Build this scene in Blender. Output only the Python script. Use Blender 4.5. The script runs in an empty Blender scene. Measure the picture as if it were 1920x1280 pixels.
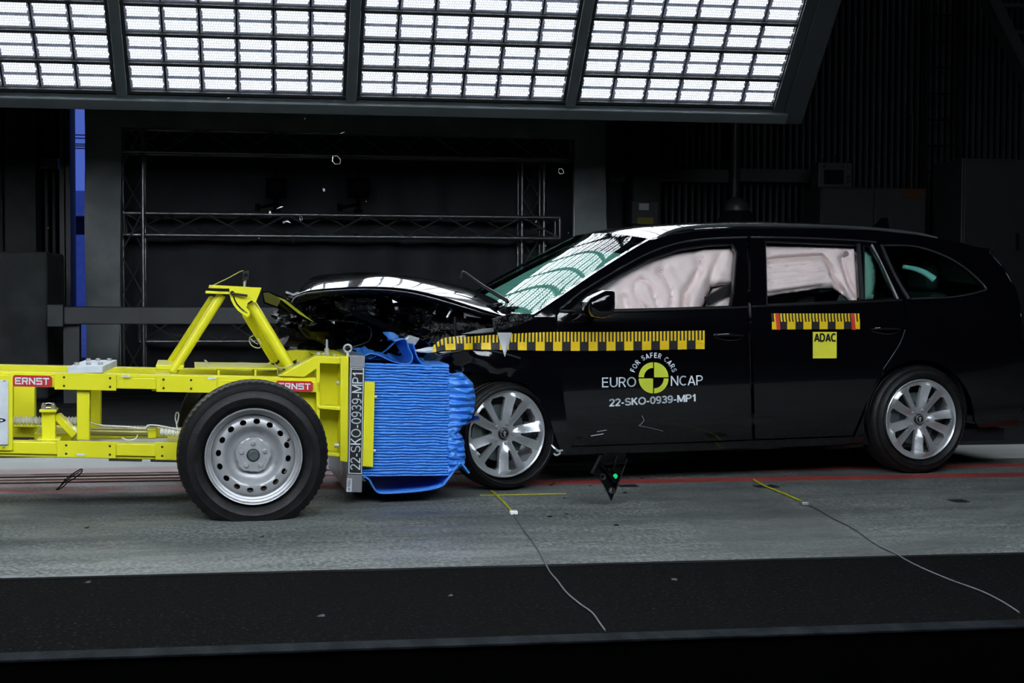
import bpy, bmesh, math, random
from mathutils import Vector, Matrix, noise
from mathutils.geometry import delaunay_2d_cdt

scene = bpy.context.scene
C = scene.collection
PI = math.pi
def R(d): return math.radians(d)

# ---------------------------------------------------------------- camera
F_PX, CX, CY = 2850.0, 960.0, 640.0
YAW, PITCH, ROLL = R(9.0), math.atan(110 / 2850.0), 0.004
CAM = Vector((0, 0, 1.10))
_f = Vector((math.sin(YAW) * math.cos(PITCH), math.cos(YAW) * math.cos(PITCH), -math.sin(PITCH)))
_r = Vector((math.cos(YAW), -math.sin(YAW), 0))
_u = _r.cross(_f)
RIGHT = _r * math.cos(ROLL) + _u * math.sin(ROLL)
UP = _u * math.cos(ROLL) - _r * math.sin(ROLL)
FWD = _f
cd = bpy.data.cameras.new('camera'); cam = bpy.data.objects.new('camera', cd); C.objects.link(cam)
cd.sensor_width = 36; cd.lens = F_PX / 1920 * 36; cd.clip_end = 300; cd.clip_start = 0.05
m = Matrix((RIGHT, UP, -FWD)).transposed().to_4x4(); m.translation = CAM
cam.matrix_world = m
scene.camera = cam

# ---------------------------------------------------------------- world, exposure
w = bpy.data.worlds.new('dusk_sky'); scene.world = w; w.use_nodes = True
wn = w.node_tree.nodes; wl = w.node_tree.links
bg = wn['Background']
tc = wn.new('ShaderNodeTexCoord'); sep = wn.new('ShaderNodeSeparateXYZ'); rp = wn.new('ShaderNodeValToRGB')
wl.new(tc.outputs['Generated'], sep.inputs[0]); wl.new(sep.outputs['Z'], rp.inputs[0])
rp.color_ramp.elements[0].position = 0.0; rp.color_ramp.elements[0].color = (0.045, 0.085, 0.36, 1)
rp.color_ramp.elements[1].position = 0.35; rp.color_ramp.elements[1].color = (0.07, 0.11, 0.42, 1)
wl.new(rp.outputs[0], bg.inputs[0]); bg.inputs[1].default_value = 1.3
scene.view_settings.view_transform = 'Standard'
scene.view_settings.look = 'None'
scene.view_settings.gamma = 1
scene.view_settings.exposure = 0.0
try:
    scene.view_settings.use_curve_mapping = False
    scene.cycles.use_denoising = True
    scene.cycles.max_bounces = 8
    scene.cycles.sample_clamp_indirect = 4
    scene.cycles.caustics_reflective = False
    scene.cycles.caustics_refractive = False
except Exception:
    pass
LED_FAR, LED_NEAR = 32.0, 62.0      # radiance of a single LED dot in the far and near lamp banks

# ---------------------------------------------------------------- frames: a pixel of the photograph becomes a real point on a plane of known distance
class Frame:
    def __init__(s, o, yaw=0.0):
        s.o = Vector(o); s.yaw = yaw
        s.ax = Vector((math.cos(yaw), math.sin(yaw), 0)); s.ay = Vector((-math.sin(yaw), math.cos(yaw), 0))
    def L(s, px, py, v):
        d = FWD + RIGHT * ((px - CX) / F_PX) - UP * ((py - CY) / F_PX)
        t = (v - (CAM - s.o).dot(s.ay)) / d.dot(s.ay)
        p = CAM + d * t - s.o
        return Vector((p.dot(s.ax), v, p.z))
    def world(s, l):
        return s.o + s.ax * l[0] + s.ay * l[1] + Vector((0, 0, l[2]))
def floor_pt(px, py, z=0.0):
    d = FWD + RIGHT * ((px - CX) / F_PX) - UP * ((py - CY) / F_PX)
    t = (z - CAM.z) / d.z
    return CAM + d * t
def at_depth(px, py, Z):
    return CAM + (FWD + RIGHT * ((px - CX) / F_PX) - UP * ((py - CY) / F_PX)) * Z

T = Frame(tuple(floor_pt(475, 976)), R(3.0))                 # trolley, near wheel's outer face
T.o.z = 0
CAR = Frame((1.21, 7.909, 0), R(8.75))                       # car, front wheel's outer face
W0 = Frame((0, 0, 0), 0)

# ---------------------------------------------------------------- materials
MATS = {}
def pm(name, col, rough=0.5, metal=0.0, col2=None, ns=8.0, nlo=0.4, nhi=0.6, bump=0.0, bs=60.0, coat=0.0, rvar=0.0, stretch=None, spec=None):
    m = bpy.data.materials.new(name); m.use_nodes = True
    n, l = m.node_tree.nodes, m.node_tree.links
    b = n['Principled BSDF']
    b.inputs['Roughness'].default_value = rough; b.inputs['Metallic'].default_value = metal
    b.inputs['Coat Weight'].default_value = coat; b.inputs['Coat Roughness'].default_value = 0.03
    if spec is not None: b.inputs['Specular IOR Level'].default_value = spec
    tc = n.new('ShaderNodeTexCoord'); mp = n.new('ShaderNodeMapping')
    l.new(tc.outputs['Object'], mp.inputs[0])
    if stretch: mp.inputs['Scale'].default_value = stretch
    nz = n.new('ShaderNodeTexNoise'); nz.inputs['Scale'].default_value = ns; nz.inputs['Detail'].default_value = 6
    l.new(mp.outputs[0], nz.inputs['Vector'])
    rp = n.new('ShaderNodeValToRGB'); l.new(nz.outputs['Fac'], rp.inputs[0])
    c2 = col2 if col2 else tuple(x * 0.86 for x in col)
    rp.color_ramp.elements[0].position = nlo; rp.color_ramp.elements[0].color = (*c2, 1)
    rp.color_ramp.elements[1].position = nhi; rp.color_ramp.elements[1].color = (*col, 1)
    l.new(rp.outputs[0], b.inputs['Base Color'])
    if rvar:
        mr = n.new('ShaderNodeMapRange'); mr.inputs['To Min'].default_value = max(0.02, rough - rvar); mr.inputs['To Max'].default_value = rough + rvar
        mr.inputs['From Min'].default_value = 0.3; mr.inputs['From Max'].default_value = 0.7
        l.new(nz.outputs['Fac'], mr.inputs['Value']); l.new(mr.outputs[0], b.inputs['Roughness'])
    if bump:
        n2 = n.new('ShaderNodeTexNoise'); n2.inputs['Scale'].default_value = bs; n2.inputs['Detail'].default_value = 4
        l.new(mp.outputs[0], n2.inputs['Vector'])
        bp = n.new('ShaderNodeBump'); bp.inputs['Strength'].default_value = bump; bp.inputs['Distance'].default_value = 0.01
        l.new(n2.outputs['Fac'], bp.inputs['Height']); l.new(bp.outputs[0], b.inputs['Normal'])
    MATS[name] = m
    return m

YEL = pm('yellow_paint', (0.86, 0.83, 0.022), 0.38, col2=(0.80, 0.77, 0.018), ns=3, coat=0.3)
BLACKPAINT = pm('black_car_paint', (0.0022, 0.0022, 0.0035), 0.12, coat=1.0, ns=2)
BLACKTRIM = pm('black_trim', (0.010, 0.010, 0.012), 0.35, ns=20)
BLACKPL = pm('black_plastic', (0.005, 0.005, 0.006), 0.38, ns=12, bump=0.15, bs=120, spec=.2)
CRUMP = pm('crumpled_black_metal', (0.002, 0.002, 0.0025), 0.2, ns=9, bump=1.0, bs=45, rvar=0.08, spec=.22)
SEAT = pm('dark_seat_fabric', (0.012, 0.012, 0.014), 0.8, ns=40, bump=0.2, bs=200)
RUB = pm('tyre_rubber', (0.011, 0.011, 0.012), 0.5, ns=20, col2=(0.006, 0.006, 0.007), bump=0.15, bs=90, spec=.3)
STEEL = pm('silver_steel', (0.46, 0.47, 0.49), 0.36, 0.4, ns=14, rvar=0.06)
ALLOY = pm('alloy_silver', (0.58, 0.61, 0.64), 0.30, 0.60, ns=5, coat=0.3)
DISC = pm('brake_metal', (0.16, 0.20, 0.20), 0.4, 0.7, ns=30)
ZINC = pm('zinc_bolt', (0.60, 0.62, 0.64), 0.3, 0.5, ns=30)
ALU = pm('aluminium', (0.42, 0.44, 0.48), 0.33, 0.7, ns=6, bump=0.05, stretch=(1, 1, 0.1), rvar=0.08)
WHITE = pm('white_paint', (0.72, 0.78, 0.84), 0.5, ns=10)
WHITEP = pm('white_plastic', (0.90, 0.91, 0.90), 0.4, ns=20)
REDP = pm('red_sign', (0.55, 0.03, 0.035), 0.4, ns=6)
BLUE = pm('blue_barrier_sheet', (0.055, 0.27, 0.84), 0.36, 0.1, col2=(0.045, 0.23, 0.78), ns=6, coat=0.2, bump=0.1, bs=25)
BLUED = pm('blue_core', (0.055, 0.28, 0.86), 0.42, 0.0, col2=(0.048, 0.25, 0.80), ns=5)
GREYSHEET = pm('grey_sheet_back', (0.10, 0.12, 0.16), 0.3, 0.6, ns=5)
AIRBAG = pm('airbag_fabric', (0.80, 0.68, 0.66), 0.75, ns=6, col2=(0.74, 0.63, 0.62), bump=0.25, bs=18)
AIRBAGP = pm('airbag_patch', (0.70, 0.60, 0.58), 0.8, ns=20, bump=0.2, bs=80)
TAPEY = pm('tape_yellow', (0.90, 0.62, 0.01), 0.45, ns=3)
STICK = pm('sticker_yellow', (0.90, 0.88, 0.06), 0.5, ns=3)
LOGOY = pm('logo_yellow_green', (0.70, 0.80, 0.06), 0.5, ns=3)
TAPEK = pm('tape_black', (0.014, 0.014, 0.016), 0.5, ns=3)
TEXTW = pm('white_lettering', (0.80, 0.88, 0.95), 0.5, ns=3)
TEXTK = pm('black_lettering', (0.01, 0.01, 0.01), 0.5, ns=3)
TAPER = pm('tape_red', (0.70, 0.05, 0.03), 0.5, ns=3)
GREEN = pm('green_marker', (0.02, 0.85, 0.25), 0.4, ns=3)
HALLW = pm('corrugated_wall', (0.050, 0.055, 0.066), 0.55, 0.1, ns=1.5, col2=(0.038, 0.043, 0.052))
HALLD = pm('dark_hall', (0.010, 0.011, 0.012), 0.7, ns=2)
TARP = pm('grey_tarpaulin', (0.34, 0.38, 0.38), 0.5, ns=2.2, col2=(0.24, 0.275, 0.28), bump=0.5, bs=5)
BACKC = pm('black_backdrop_cloth', (0.075, 0.080, 0.092), 0.8, ns=1.2, col2=(0.055, 0.06, 0.07), bump=0.6, bs=3)
TRUSS = pm('truss_aluminium', (0.36, 0.37, 0.38), 0.3, 0.8, ns=10)
GANTRY = pm('gantry_grey', (0.105, 0.128, 0.135), 0.5, 0.1, ns=4)
GANTS = pm('gantry_side', (0.05, 0.06, 0.064), 0.5, 0.1, ns=4)
GANTD = pm('gantry_dark', (0.030, 0.034, 0.036), 0.5, 0.2, ns=4)
HOUSING = pm('lamp_housing', (0.45, 0.46, 0.55), 0.5, 0.0, ns=10)
CONCB = pm('concrete_block', (0.07, 0.078, 0.078), 0.8, ns=3, col2=(0.045, 0.05, 0.05), bump=0.3, bs=20)
GIRT = pm('galvanised_girt', (0.075, 0.08, 0.085), 0.45, 0.4, ns=4)
CABIN = pm('cabinet_grey', (0.032, 0.034, 0.038), 0.5, ns=3)
CABLE = pm('grey_cable', (0.10, 0.11, 0.125), 0.45, ns=10)
CABY = pm('yellow_cable_tape', (0.60, 0.58, 0.02), 0.5, ns=10)
SCREEN = pm('dark_screen', (0.006, 0.012, 0.014), 0.2, ns=3)
SHARD = pm('clear_shard', (0.75, 0.80, 0.85), 0.12, 0.5, ns=10)
STEELEDGE = pm('steel_edge', (0.014, 0.017, 0.021), 0.8, 0.0, ns=4, stretch=(3, 1, 1), col2=(0.006, 0.008, 0.010), bump=0.3, bs=40, spec=.05)
PIT = pm('pit_black', (0.002, 0.002, 0.002), 0.9, ns=4, spec=0.0)
OUTB = pm('dusk_building', (0.35, 0.42, 0.60), 0.8, ns=4)

def led_material(LED):
    m = bpy.data.materials.new('led_strip'); m.use_nodes = True
    n, l = m.node_tree.nodes, m.node_tree.links
    b = n['Principled BSDF']; b.inputs['Base Color'].default_value = (0.5, 0.52, 0.55, 1); b.inputs['Roughness'].default_value = 0.4
    uv = n.new('ShaderNodeUVMap'); uv.uv_map = 'UVMap'
    sp = n.new('ShaderNodeSeparateXYZ'); l.new(uv.outputs[0], sp.inputs[0])
    def M(op, a, bb=None, c=None):
        x = n.new('ShaderNodeMath'); x.operation = op
        for i, q in enumerate((a, bb, c)):
            if q is None: continue
            if isinstance(q, (int, float)): x.inputs[i].default_value = q
            else: l.new(q, x.inputs[i])
        return x.outputs[0]
    row = M('FLOOR', sp.outputs['Y'])
    sh = M('MULTIPLY', M('MODULO', row, 2.0), 0.5)
    fx = M('SUBTRACT', M('FRACT', M('ADD', sp.outputs['X'], sh)), 0.5)
    fy = M('SUBTRACT', M('FRACT', sp.outputs['Y']), 0.5)
    d = M('SQRT', M('ADD', M('MULTIPLY', fx, fx), M('MULTIPLY', fy, fy)))
    dot = M('LESS_THAN', d, 0.235)
    st = M('MULTIPLY_ADD', dot, LED, 0.70)
    l.new(st, b.inputs['Emission Strength'])
    b.inputs['Emission Color'].default_value = (0.86, 0.93, 1.0, 1)
    return m
LEDM_FAR, LEDM_NEAR = led_material(LED_FAR), led_material(LED_NEAR)

def glass_material(name, tint, refl=1.0, base=0.04):
    m = bpy.data.materials.new(name); m.use_nodes = True
    n, l = m.node_tree.nodes, m.node_tree.links
    for x in list(n):
        if x.type != 'OUTPUT_MATERIAL': n.remove(x)
    out = [x for x in n if x.type == 'OUTPUT_MATERIAL'][0]
    tr = n.new('ShaderNodeBsdfTransparent'); tr.inputs[0].default_value = (*tint, 1)
    gl = n.new('ShaderNodeBsdfGlossy'); gl.inputs['Roughness'].default_value = 0.015
    fr = n.new('ShaderNodeFresnel'); gm = n.new('ShaderNodeNewGeometry')
    io = n.new('ShaderNodeMapRange'); io.inputs['To Min'].default_value = 1.52; io.inputs['To Max'].default_value = 1/1.52    # thin sheet: same from both sides
    l.new(gm.outputs['Backfacing'], io.inputs['Value']); l.new(io.outputs[0], fr.inputs[0])
    nz = n.new('ShaderNodeTexNoise'); nz.inputs['Scale'].default_value = 3
    bp = n.new('ShaderNodeBump'); bp.inputs['Strength'].default_value = 0.02; l.new(nz.outputs['Fac'], bp.inputs['Height'])
    l.new(bp.outputs[0], gl.inputs['Normal'])
    mx = n.new('ShaderNodeMixShader'); l.new(fr.outputs[0], mx.inputs[0]); l.new(tr.outputs[0], mx.inputs[1]); l.new(gl.outputs[0], mx.inputs[2])
    l.new(mx.outputs[0], out.inputs[0])
    return m
WSGLASS = glass_material('windscreen_glass', (0.38, 0.72, 0.64))
TINT = glass_material('tinted_quarter_glass', (0.45, 0.78, 0.70))
CLEAR = glass_material('clear_plastic', (0.85, 0.9, 0.92))

# ---------------------------------------------------------------- mesh builder
class MB:
    def __init__(s): s.v = []; s.f = []; s.mi = []; s.mats = []; s.uv = {}
    def mat(s, m):
        if m not in s.mats: s.mats.append(m)
        return s.mats.index(m)
    def add(s, vs, fs, m=None):
        k = len(s.v); s.v += [tuple(p) for p in vs]
        i = s.mat(m) if m else 0
        for f in fs:
            s.f.append(tuple(k + a for a in f)); s.mi.append(i)
        return s
    def box(s, p0, p1, m=None):
        x0, y0, z0 = p0; x1, y1, z1 = p1
        vs = [(x0,y0,z0),(x1,y0,z0),(x1,y1,z0),(x0,y1,z0),(x0,y0,z1),(x1,y0,z1),(x1,y1,z1),(x0,y1,z1)]
        return s.add(vs, [(0,3,2,1),(4,5,6,7),(0,1,5,4),(1,2,6,5),(2,3,7,6),(3,0,4,7)], m)
    def obox(s, c, ax, ay, az, m=None):     # centre and half-axes
        c, ax, ay, az = Vector(c), Vector(ax), Vector(ay), Vector(az)
        vs = [c-ax-ay-az, c+ax-ay-az, c+ax+ay-az, c-ax+ay-az, c-ax-ay+az, c+ax-ay+az, c+ax+ay+az, c-ax+ay+az]
        return s.add(vs, [(0,3,2,1),(4,5,6,7),(0,1,5,4),(1,2,6,5),(2,3,7,6),(3,0,4,7)], m)
    def beam(s, a, b, w, h, up=(0,0,1), m=None):
        a, b = Vector(a), Vector(b); d = (b - a); L = d.length / 2; d.normalize()
        u = Vector(up); x = d.cross(u); 
        if x.length < 1e-4: x = d.cross(Vector((0,1,0)))
        x.normalize(); z = x.cross(d)
        return s.obox((a + b) / 2, d * L, x * (w / 2), z * (h / 2), m)
    def prism(s, poly, dv, m=None):         # poly: local points, extruded along local y by dv
        n = len(poly); a = [Vector(p) for p in poly]; b = [p + Vector((0, dv, 0)) for p in a]
        fs = [tuple(range(n)), tuple(range(2*n-1, n-1, -1))] + [(i, i+n, (i+1) % n + n, (i+1) % n) for i in range(n)]
        return s.add(a + b, fs, m)
    def tube(s, pts, r, seg=12, m=None, cap=True, closed=False):
        pts = [Vector(p) for p in pts]; n = len(pts)
        rs = r if isinstance(r, (list, tuple)) else [r] * n
        vs = []; prev = None
        for i, p in enumerate(pts):
            if closed: d = pts[(i+1) % n] - pts[i-1]
            else: d = pts[min(i+1, n-1)] - pts[max(i-1, 0)]
            d.normalize()
            if prev is None:
                x = d.cross(Vector((0, 0, 1)))
                if x.length < 0.1: x = d.cross(Vector((0, 1, 0)))
            else:
                x = prev - d * prev.dot(d)
            x.normalize(); prev = x; y = d.cross(x)
            for k in range(seg):
                a = 2 * PI * k / seg
                vs.append(p + (x * math.cos(a) + y * math.sin(a)) * rs[i])
        fs = []
        for i in range(n if closed else n - 1):
            j = (i + 1) % n
            for k in range(seg):
                fs.append((i*seg+k, i*seg+(k+1) % seg, j*seg+(k+1) % seg, j*seg+k))
        if cap and not closed:
            fs.append(tuple(range(seg-1, -1, -1))); fs.append(tuple((n-1)*seg+k for k in range(seg)))
        return s.add(vs, fs, m)
    def lathe(s, prof, c=(0,0,0), seg=48, m=None, fn=None, closed=False):   # prof: (radius, y); axis along local y
        c = Vector(c); n = len(prof); vs = []
        for k in range(seg):
            a = 2 * PI * k / seg
            for i, (r, y) in enumerate(prof):
                rr = r if fn is None else fn(r, y, k, i)
                vs.append(c + Vector((rr * math.cos(a), y, rr * math.sin(a))))
        fs = []
        for k in range(seg):
            k2 = (k + 1) % seg
            for i in range(n if closed else n - 1):
                j = (i + 1) % n
                fs.append((k*n+i, k*n+j, k2*n+j, k2*n+i))
        return s.add(vs, fs, m)
    def ball(s, c, r, m=None, seg=12, sc=(1,1,1)):
        c = Vector(c); vs = [c + Vector((0,0,r*sc[2]))]; h = seg // 2
        for i in range(1, h):
            for k in range(seg):
                t = PI * i / h; a = 2 * PI * k / seg
                vs.append(c + Vector((math.sin(t)*math.cos(a)*sc[0], math.sin(t)*math.sin(a)*sc[1], math.cos(t)*sc[2])) * r)
        vs.append(c - Vector((0,0,r*sc[2])))
        fs = [(0, 1+k, 1+(k+1) % seg) for k in range(seg)]
        for i in range(h - 2):
            for k in range(seg):
                a0 = 1+i*seg; fs.append((a0+k, a0+seg+k, a0+seg+(k+1) % seg, a0+(k+1) % seg))
        a0 = 1+(h-2)*seg; e = len(vs)-1
        fs += [(a0+k, e, a0+(k+1) % seg) for k in range(seg)]
        return s.add(vs, fs, m)
    def grid(s, rows, m=None, closed=False):
        n = len(rows[0]); vs = [p for r in rows for p in r]; fs = []
        for i in range(len(rows)-1):
            for j in range(n if closed else n-1):
                k = (j+1) % n
                fs.append((i*n+j, i*n+k, (i+1)*n+k, (i+1)*n+j))
        return s.add(vs, fs, m)
    def build(s, name, mt=None, parent=None, frame=None, bevel=0, smooth=38, solid=0, recalc=True):
        if not s.f: return None
        me = bpy.data.meshes.new(name)
        mats = list(s.mats)
        if mt and not mats: mats = [mt]
        vs = [Vector(p) for p in s.v]; loc = Vector((0, 0, 0)); rz = 0
        if parent is None:
            fr = frame or W0
            lo = Vector([min(p[i] for p in vs) for i in range(3)]); hi = Vector([max(p[i] for p in vs) for i in range(3)])
            c = Vector(((lo.x+hi.x)/2, (lo.y+hi.y)/2, lo.z))
            vs = [p - c for p in vs]; loc = fr.world(c); rz = fr.yaw
        me.from_pydata(vs, [], s.f); me.update()
        for x in mats: me.materials.append(x)
        for p, i in zip(me.polygons, s.mi): p.material_index = i
        if recalc:
            bm = bmesh.new(); bm.from_mesh(me); bmesh.ops.recalc_face_normals(bm, faces=bm.faces); bm.to_mesh(me); bm.free()
        if smooth:
            me.polygons.foreach_set('use_smooth', [True] * len(me.polygons))
            try: me.set_sharp_from_angle(angle=R(smooth))
            except Exception: pass
        o = bpy.data.objects.new(name, me); C.objects.link(o)
        if parent is not None: o.parent = parent
        else: o.location = loc; o.rotation_euler = (0, 0, rz)
        if solid:
            q = o.modifiers.new('solid', 'SOLIDIFY'); q.thickness = solid; q.offset = 0
        if bevel:
            q = o.modifiers.new('bevel', 'BEVEL'); q.width = bevel; q.segments = 2; q.limit_method = 'ANGLE'; q.angle_limit = R(40)
        return o

def tag(o, label=None, cat=None, group=None, kind=None):
    if label: o['label'] = label
    if cat: o['category'] = cat
    if group: o['group'] = group
    if kind: o['kind'] = kind
    return o
def empty(name, frame, label, cat, group=None, off=(0,0,0)):
    o = bpy.data.objects.new(name, None); C.objects.link(o); o.empty_display_size = 0.1
    o.location = frame.world(Vector(off)); o.rotation_euler = (0, 0, frame.yaw)
    return tag(o, label, cat, group)
def node(name, parent, loc=(0,0,0), rz=0):
    o = bpy.data.objects.new(name, None); C.objects.link(o); o.parent = parent; o.location = loc; o.rotation_euler = (0,0,rz); o.empty_display_size = 0.1
    return o
def copy_tree(o, parent=None):
    c = o.copy(); C.objects.link(c)
    if parent is not None: c.parent = parent
    for ch in list(o.children): copy_tree(ch, c)
    return c

def inside(p, poly):
    x, y = p; r = False; n = len(poly); j = n - 1
    for i in range(n):
        xi, yi = poly[i]; xj, yj = poly[j]
        if (yi > y) != (yj > y) and x < (xj-xi)*(y-yi)/(yj-yi)+xi: r = not r
        j = i
    return r
def dist_poly(p, poly):
    best = 1e9; n = len(poly)
    for i in range(n):
        a = poly[i]; b = poly[(i+1) % n]
        dx, dy = b[0]-a[0], b[1]-a[1]; q = dx*dx+dy*dy
        t = 0 if q == 0 else max(0, min(1, ((p[0]-a[0])*dx+(p[1]-a[1])*dy)/q))
        best = min(best, math.hypot(p[0]-a[0]-t*dx, p[1]-a[1]-t*dy))
    return best
def dense(poly, sp):
    out = []; n = len(poly)
    for i in range(n):
        a = poly[i]; b = poly[(i+1) % n]
        k = max(1, int(math.hypot(b[0]-a[0], b[1]-a[1])/sp + 0.5))
        for j in range(k): out.append((a[0]+(b[0]-a[0])*j/k, a[1]+(b[1]-a[1])*j/k))
    return out
def cdt(outer, holes, sp):
    outer = dense(outer, sp); holes = [dense(h, sp) for h in holes]
    pts = []; edges = []
    for lp in [outer] + holes:
        k = len(pts); pts += lp; edges += [(k+i, k+(i+1) % len(lp)) for i in range(len(lp))]
    xs = [p[0] for p in outer]; ys = [p[1] for p in outer]
    y = min(ys) + sp/2; row = 0
    while y < max(ys):
        x = min(xs) + (sp/2 if row % 2 else sp*0.0)
        while x < max(xs):
            q = (x, y)
            if inside(q, outer) and not any(inside(q, h) for h in holes) and dist_poly(q, outer) > sp*0.45 and all(dist_poly(q, h) > sp*0.45 for h in holes):
                pts.append(q)
            x += sp
        y += sp*0.9; row += 1
    r = delaunay_2d_cdt([Vector(p) for p in pts], edges, [], 0, 1e-6)
    V, Fc = r[0], r[2]; fs = []
    for f in Fc:
        c = (sum(V[i][0] for i in f)/len(f), sum(V[i][1] for i in f)/len(f))
        if inside(c, outer) and not any(inside(c, h) for h in holes): fs.append(tuple(f))
    return [(p[0], p[1]) for p in V], fs
def panel(mb, outer, mapf, holes=(), sp=12, thick=0.02, m=None):
    V, fs = cdt(outer, list(holes), sp)
    n = len(V); front = [mapf(p[0], p[1], 0) for p in V]
    if not thick: return mb.add(front, fs, m)
    back = [mapf(p[0], p[1], thick) for p in V]
    cnt = {}
    for f in fs:
        for i in range(len(f)):
            a, b = f[i], f[(i+1) % len(f)]
            cnt[(a, b)] = 1
    side = [(b, a, a+n, b+n) for (a, b) in cnt if (b, a) not in cnt]
    return mb.add(front + back, list(fs) + [tuple(reversed([i+n for i in f])) for f in fs] + side, m)

def _arc(cx, cy, rx, ry, a0, a1, n=14):
    return [(cx+rx*math.cos(R(a0+(a1-a0)*k/n)), cy+ry*math.sin(R(a0+(a1-a0)*k/n))) for k in range(n+1)]
GLYPH = {
 ' ': (.32, []), '-': (.36, [[(.04, .36), (.32, .36)]]),
 '0': (.58, [_arc(.29, .5, .23, .44, 0, 360, 26)]), 'O': (.82, [_arc(.41, .5, .35, .44, 0, 360, 30)]),
 '1': (.46, [[(.06, .72), (.18, .78), (.28, .94), (.28, 0)]]),
 '2': (.58, [_arc(.29, .70, .22, .24, 165, -30) + [(.07, .06), (.54, .06)]]),
 '3': (.58, [_arc(.28, .73, .20, .21, 155, -90, 12)[:-1] + [(.28, .52), (.22, .52)], [(.22, .52)] + _arc(.28, .29, .23, .23, 88, -155, 14)]),
 '5': (.58, [[(.50, .94), (.14, .94), (.10, .50)] + _arc(.28, .31, .23, .25, 135, -150, 14)]),
 '9': (.58, [_arc(.28, .68, .21, .26, 0, 360, 22), [(.49, .68), (.49, .52)] + _arc(.25, .45, .24, .39, 0, -125, 12)]),
 'S': (.68, [_arc(.34, .72, .24, .22, 25, 255, 16) + [(.38, .49)] + _arc(.34, .28, .26, .22, 70, -160, 16)]),
 'K': (.68, [[(.08, 0), (.08, 1)], [(.58, 1), (.10, .42)], [(.26, .58), (.62, 0)]]),
 'M': (.86, [[(.08, 0), (.08, 1)], [(.10, .96), (.43, .08)], [(.43, .08), (.76, .96)], [(.78, 1), (.78, 0)]]),
 'N': (.74, [[(.08, 0), (.08, 1)], [(.09, .95), (.65, .05)], [(.66, 0), (.66, 1)]]),
 'P': (.66, [[(.08, 0), (.08, 1)], [(.08, .94), (.34, .94)] + _arc(.34, .70, .24, .24, 90, -90, 12) + [(.08, .46)]]),
 'R': (.70, [[(.08, 0), (.08, 1)], [(.08, .94), (.36, .94)] + _arc(.36, .71, .22, .23, 90, -90, 12) + [(.08, .48)], [(.36, .48), (.62, 0)]]),
 'E': (.64, [[(.08, 0), (.08, 1)], [(.08, .94), (.58, .94)], [(.08, .52), (.54, .52)], [(.08, .06), (.60, .06)]]),
 'F': (.60, [[(.08, 0), (.08, 1)], [(.08, .94), (.56, .94)], [(.08, .50), (.50, .50)]]),
 'U': (.74, [[(.08, 1), (.08, .36)] + _arc(.37, .36, .29, .30, 180, 360, 14) + [(.66, 1)]]),
 'C': (.74, [_arc(.41, .5, .33, .44, 50, 310, 22)]),
 'A': (.72, [[(.05, 0), (.36, .97)], [(.36, .97), (.67, 0)], [(.17, .30), (.55, .30)]]),
 'D': (.76, [[(.08, 0), (.08, 1)], [(.08, .94), (.34, .94)] + _arc(.34, .5, .32, .44, 90, -90, 16) + [(.08, .06)]]),
 'm': (.90, [[(.08, 0), (.08, .68)], [(.08, .50)] + _arc(.27, .50, .17, .17, 150, 0, 8) + [(.44, 0)], [(.44, .50)] + _arc(.62, .50, .17, .17, 150, 0, 8) + [(.79, 0)]]),
}
BLOCK = {   # squared sign lettering
 'E': (.92, [[(.0, .9), (.92, .9)], [(.0, .5), (.80, .5)], [(.0, .1), (.92, .1)], [(.10, 0), (.10, 1)]]),
 'R': (.92, [[(.10, 0), (.10, 1)], [(.0, .9), (.82, .9)], [(.80, 1.0), (.80, .42)], [(.0, .47), (.88, .47)], [(.52, .5), (.82, .0)]]),
 'N': (.96, [[(.10, 0), (.10, 1)], [(.12, .92), (.84, .08)], [(.86, 0), (.86, 1)]]),
 'S': (.92, [[(.0, .9), (.90, .9)], [(.10, 1), (.10, .44)], [(.0, .53), (.90, .53)], [(.81, .6), (.81, 0)], [(.0, .1), (.90, .1)]]),
 'T': (.90, [[(.0, .9), (.90, .9)], [(.45, 1), (.45, 0)]]),
}
def text_geo(s, bold=.13, block=False):
    vs = []; fs = []; x0 = 0; t = bold/2 if not block else .10
    G = BLOCK if block else GLYPH
    for ch in s:
        w_, lines = G[ch]
        for ln in lines:
            for k in range(len(ln)-1):
                (ax, ay), (bx, by) = ln[k], ln[k+1]; L = math.hypot(bx-ax, by-ay)
                if L < 1e-6: continue
                nx, ny = -(by-ay)/L*t, (bx-ax)/L*t; i = len(vs)
                vs += [(x0+ax-nx, ay-ny), (x0+bx-nx, by-ny), (x0+bx+nx, by+ny), (x0+ax+nx, ay+ny)]; fs.append((i, i+1, i+2, i+3))
                if 0 < k:
                    i = len(vs); vs += [(x0+ax+t*math.cos(PI*q/4), ay+t*math.sin(PI*q/4)) for q in range(8)]; fs.append(tuple(range(i, i+8)))
        x0 += w_ + (.14 if block else .06)
    xa = min(v[0] for v in vs); xb = max(v[0] for v in vs)
    return [((v[0]-xa)/(xb-xa), v[1]) for v in vs], fs, xb-xa
def text_px(mb, s, bl, br, tl, mapf, m, bold=.13, block=False):    # bottom-left, bottom-right, top-left in pixels
    V, fs, _ = text_geo(s, bold, block)
    pts = []
    for a, b in V:
        x = bl[0] + a*(br[0]-bl[0]) + b*(tl[0]-bl[0]); y = bl[1] + a*(br[1]-bl[1]) + b*(tl[1]-bl[1])
        pts.append(mapf(x, y, 0))
    mb.add(pts, fs, m)

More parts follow.
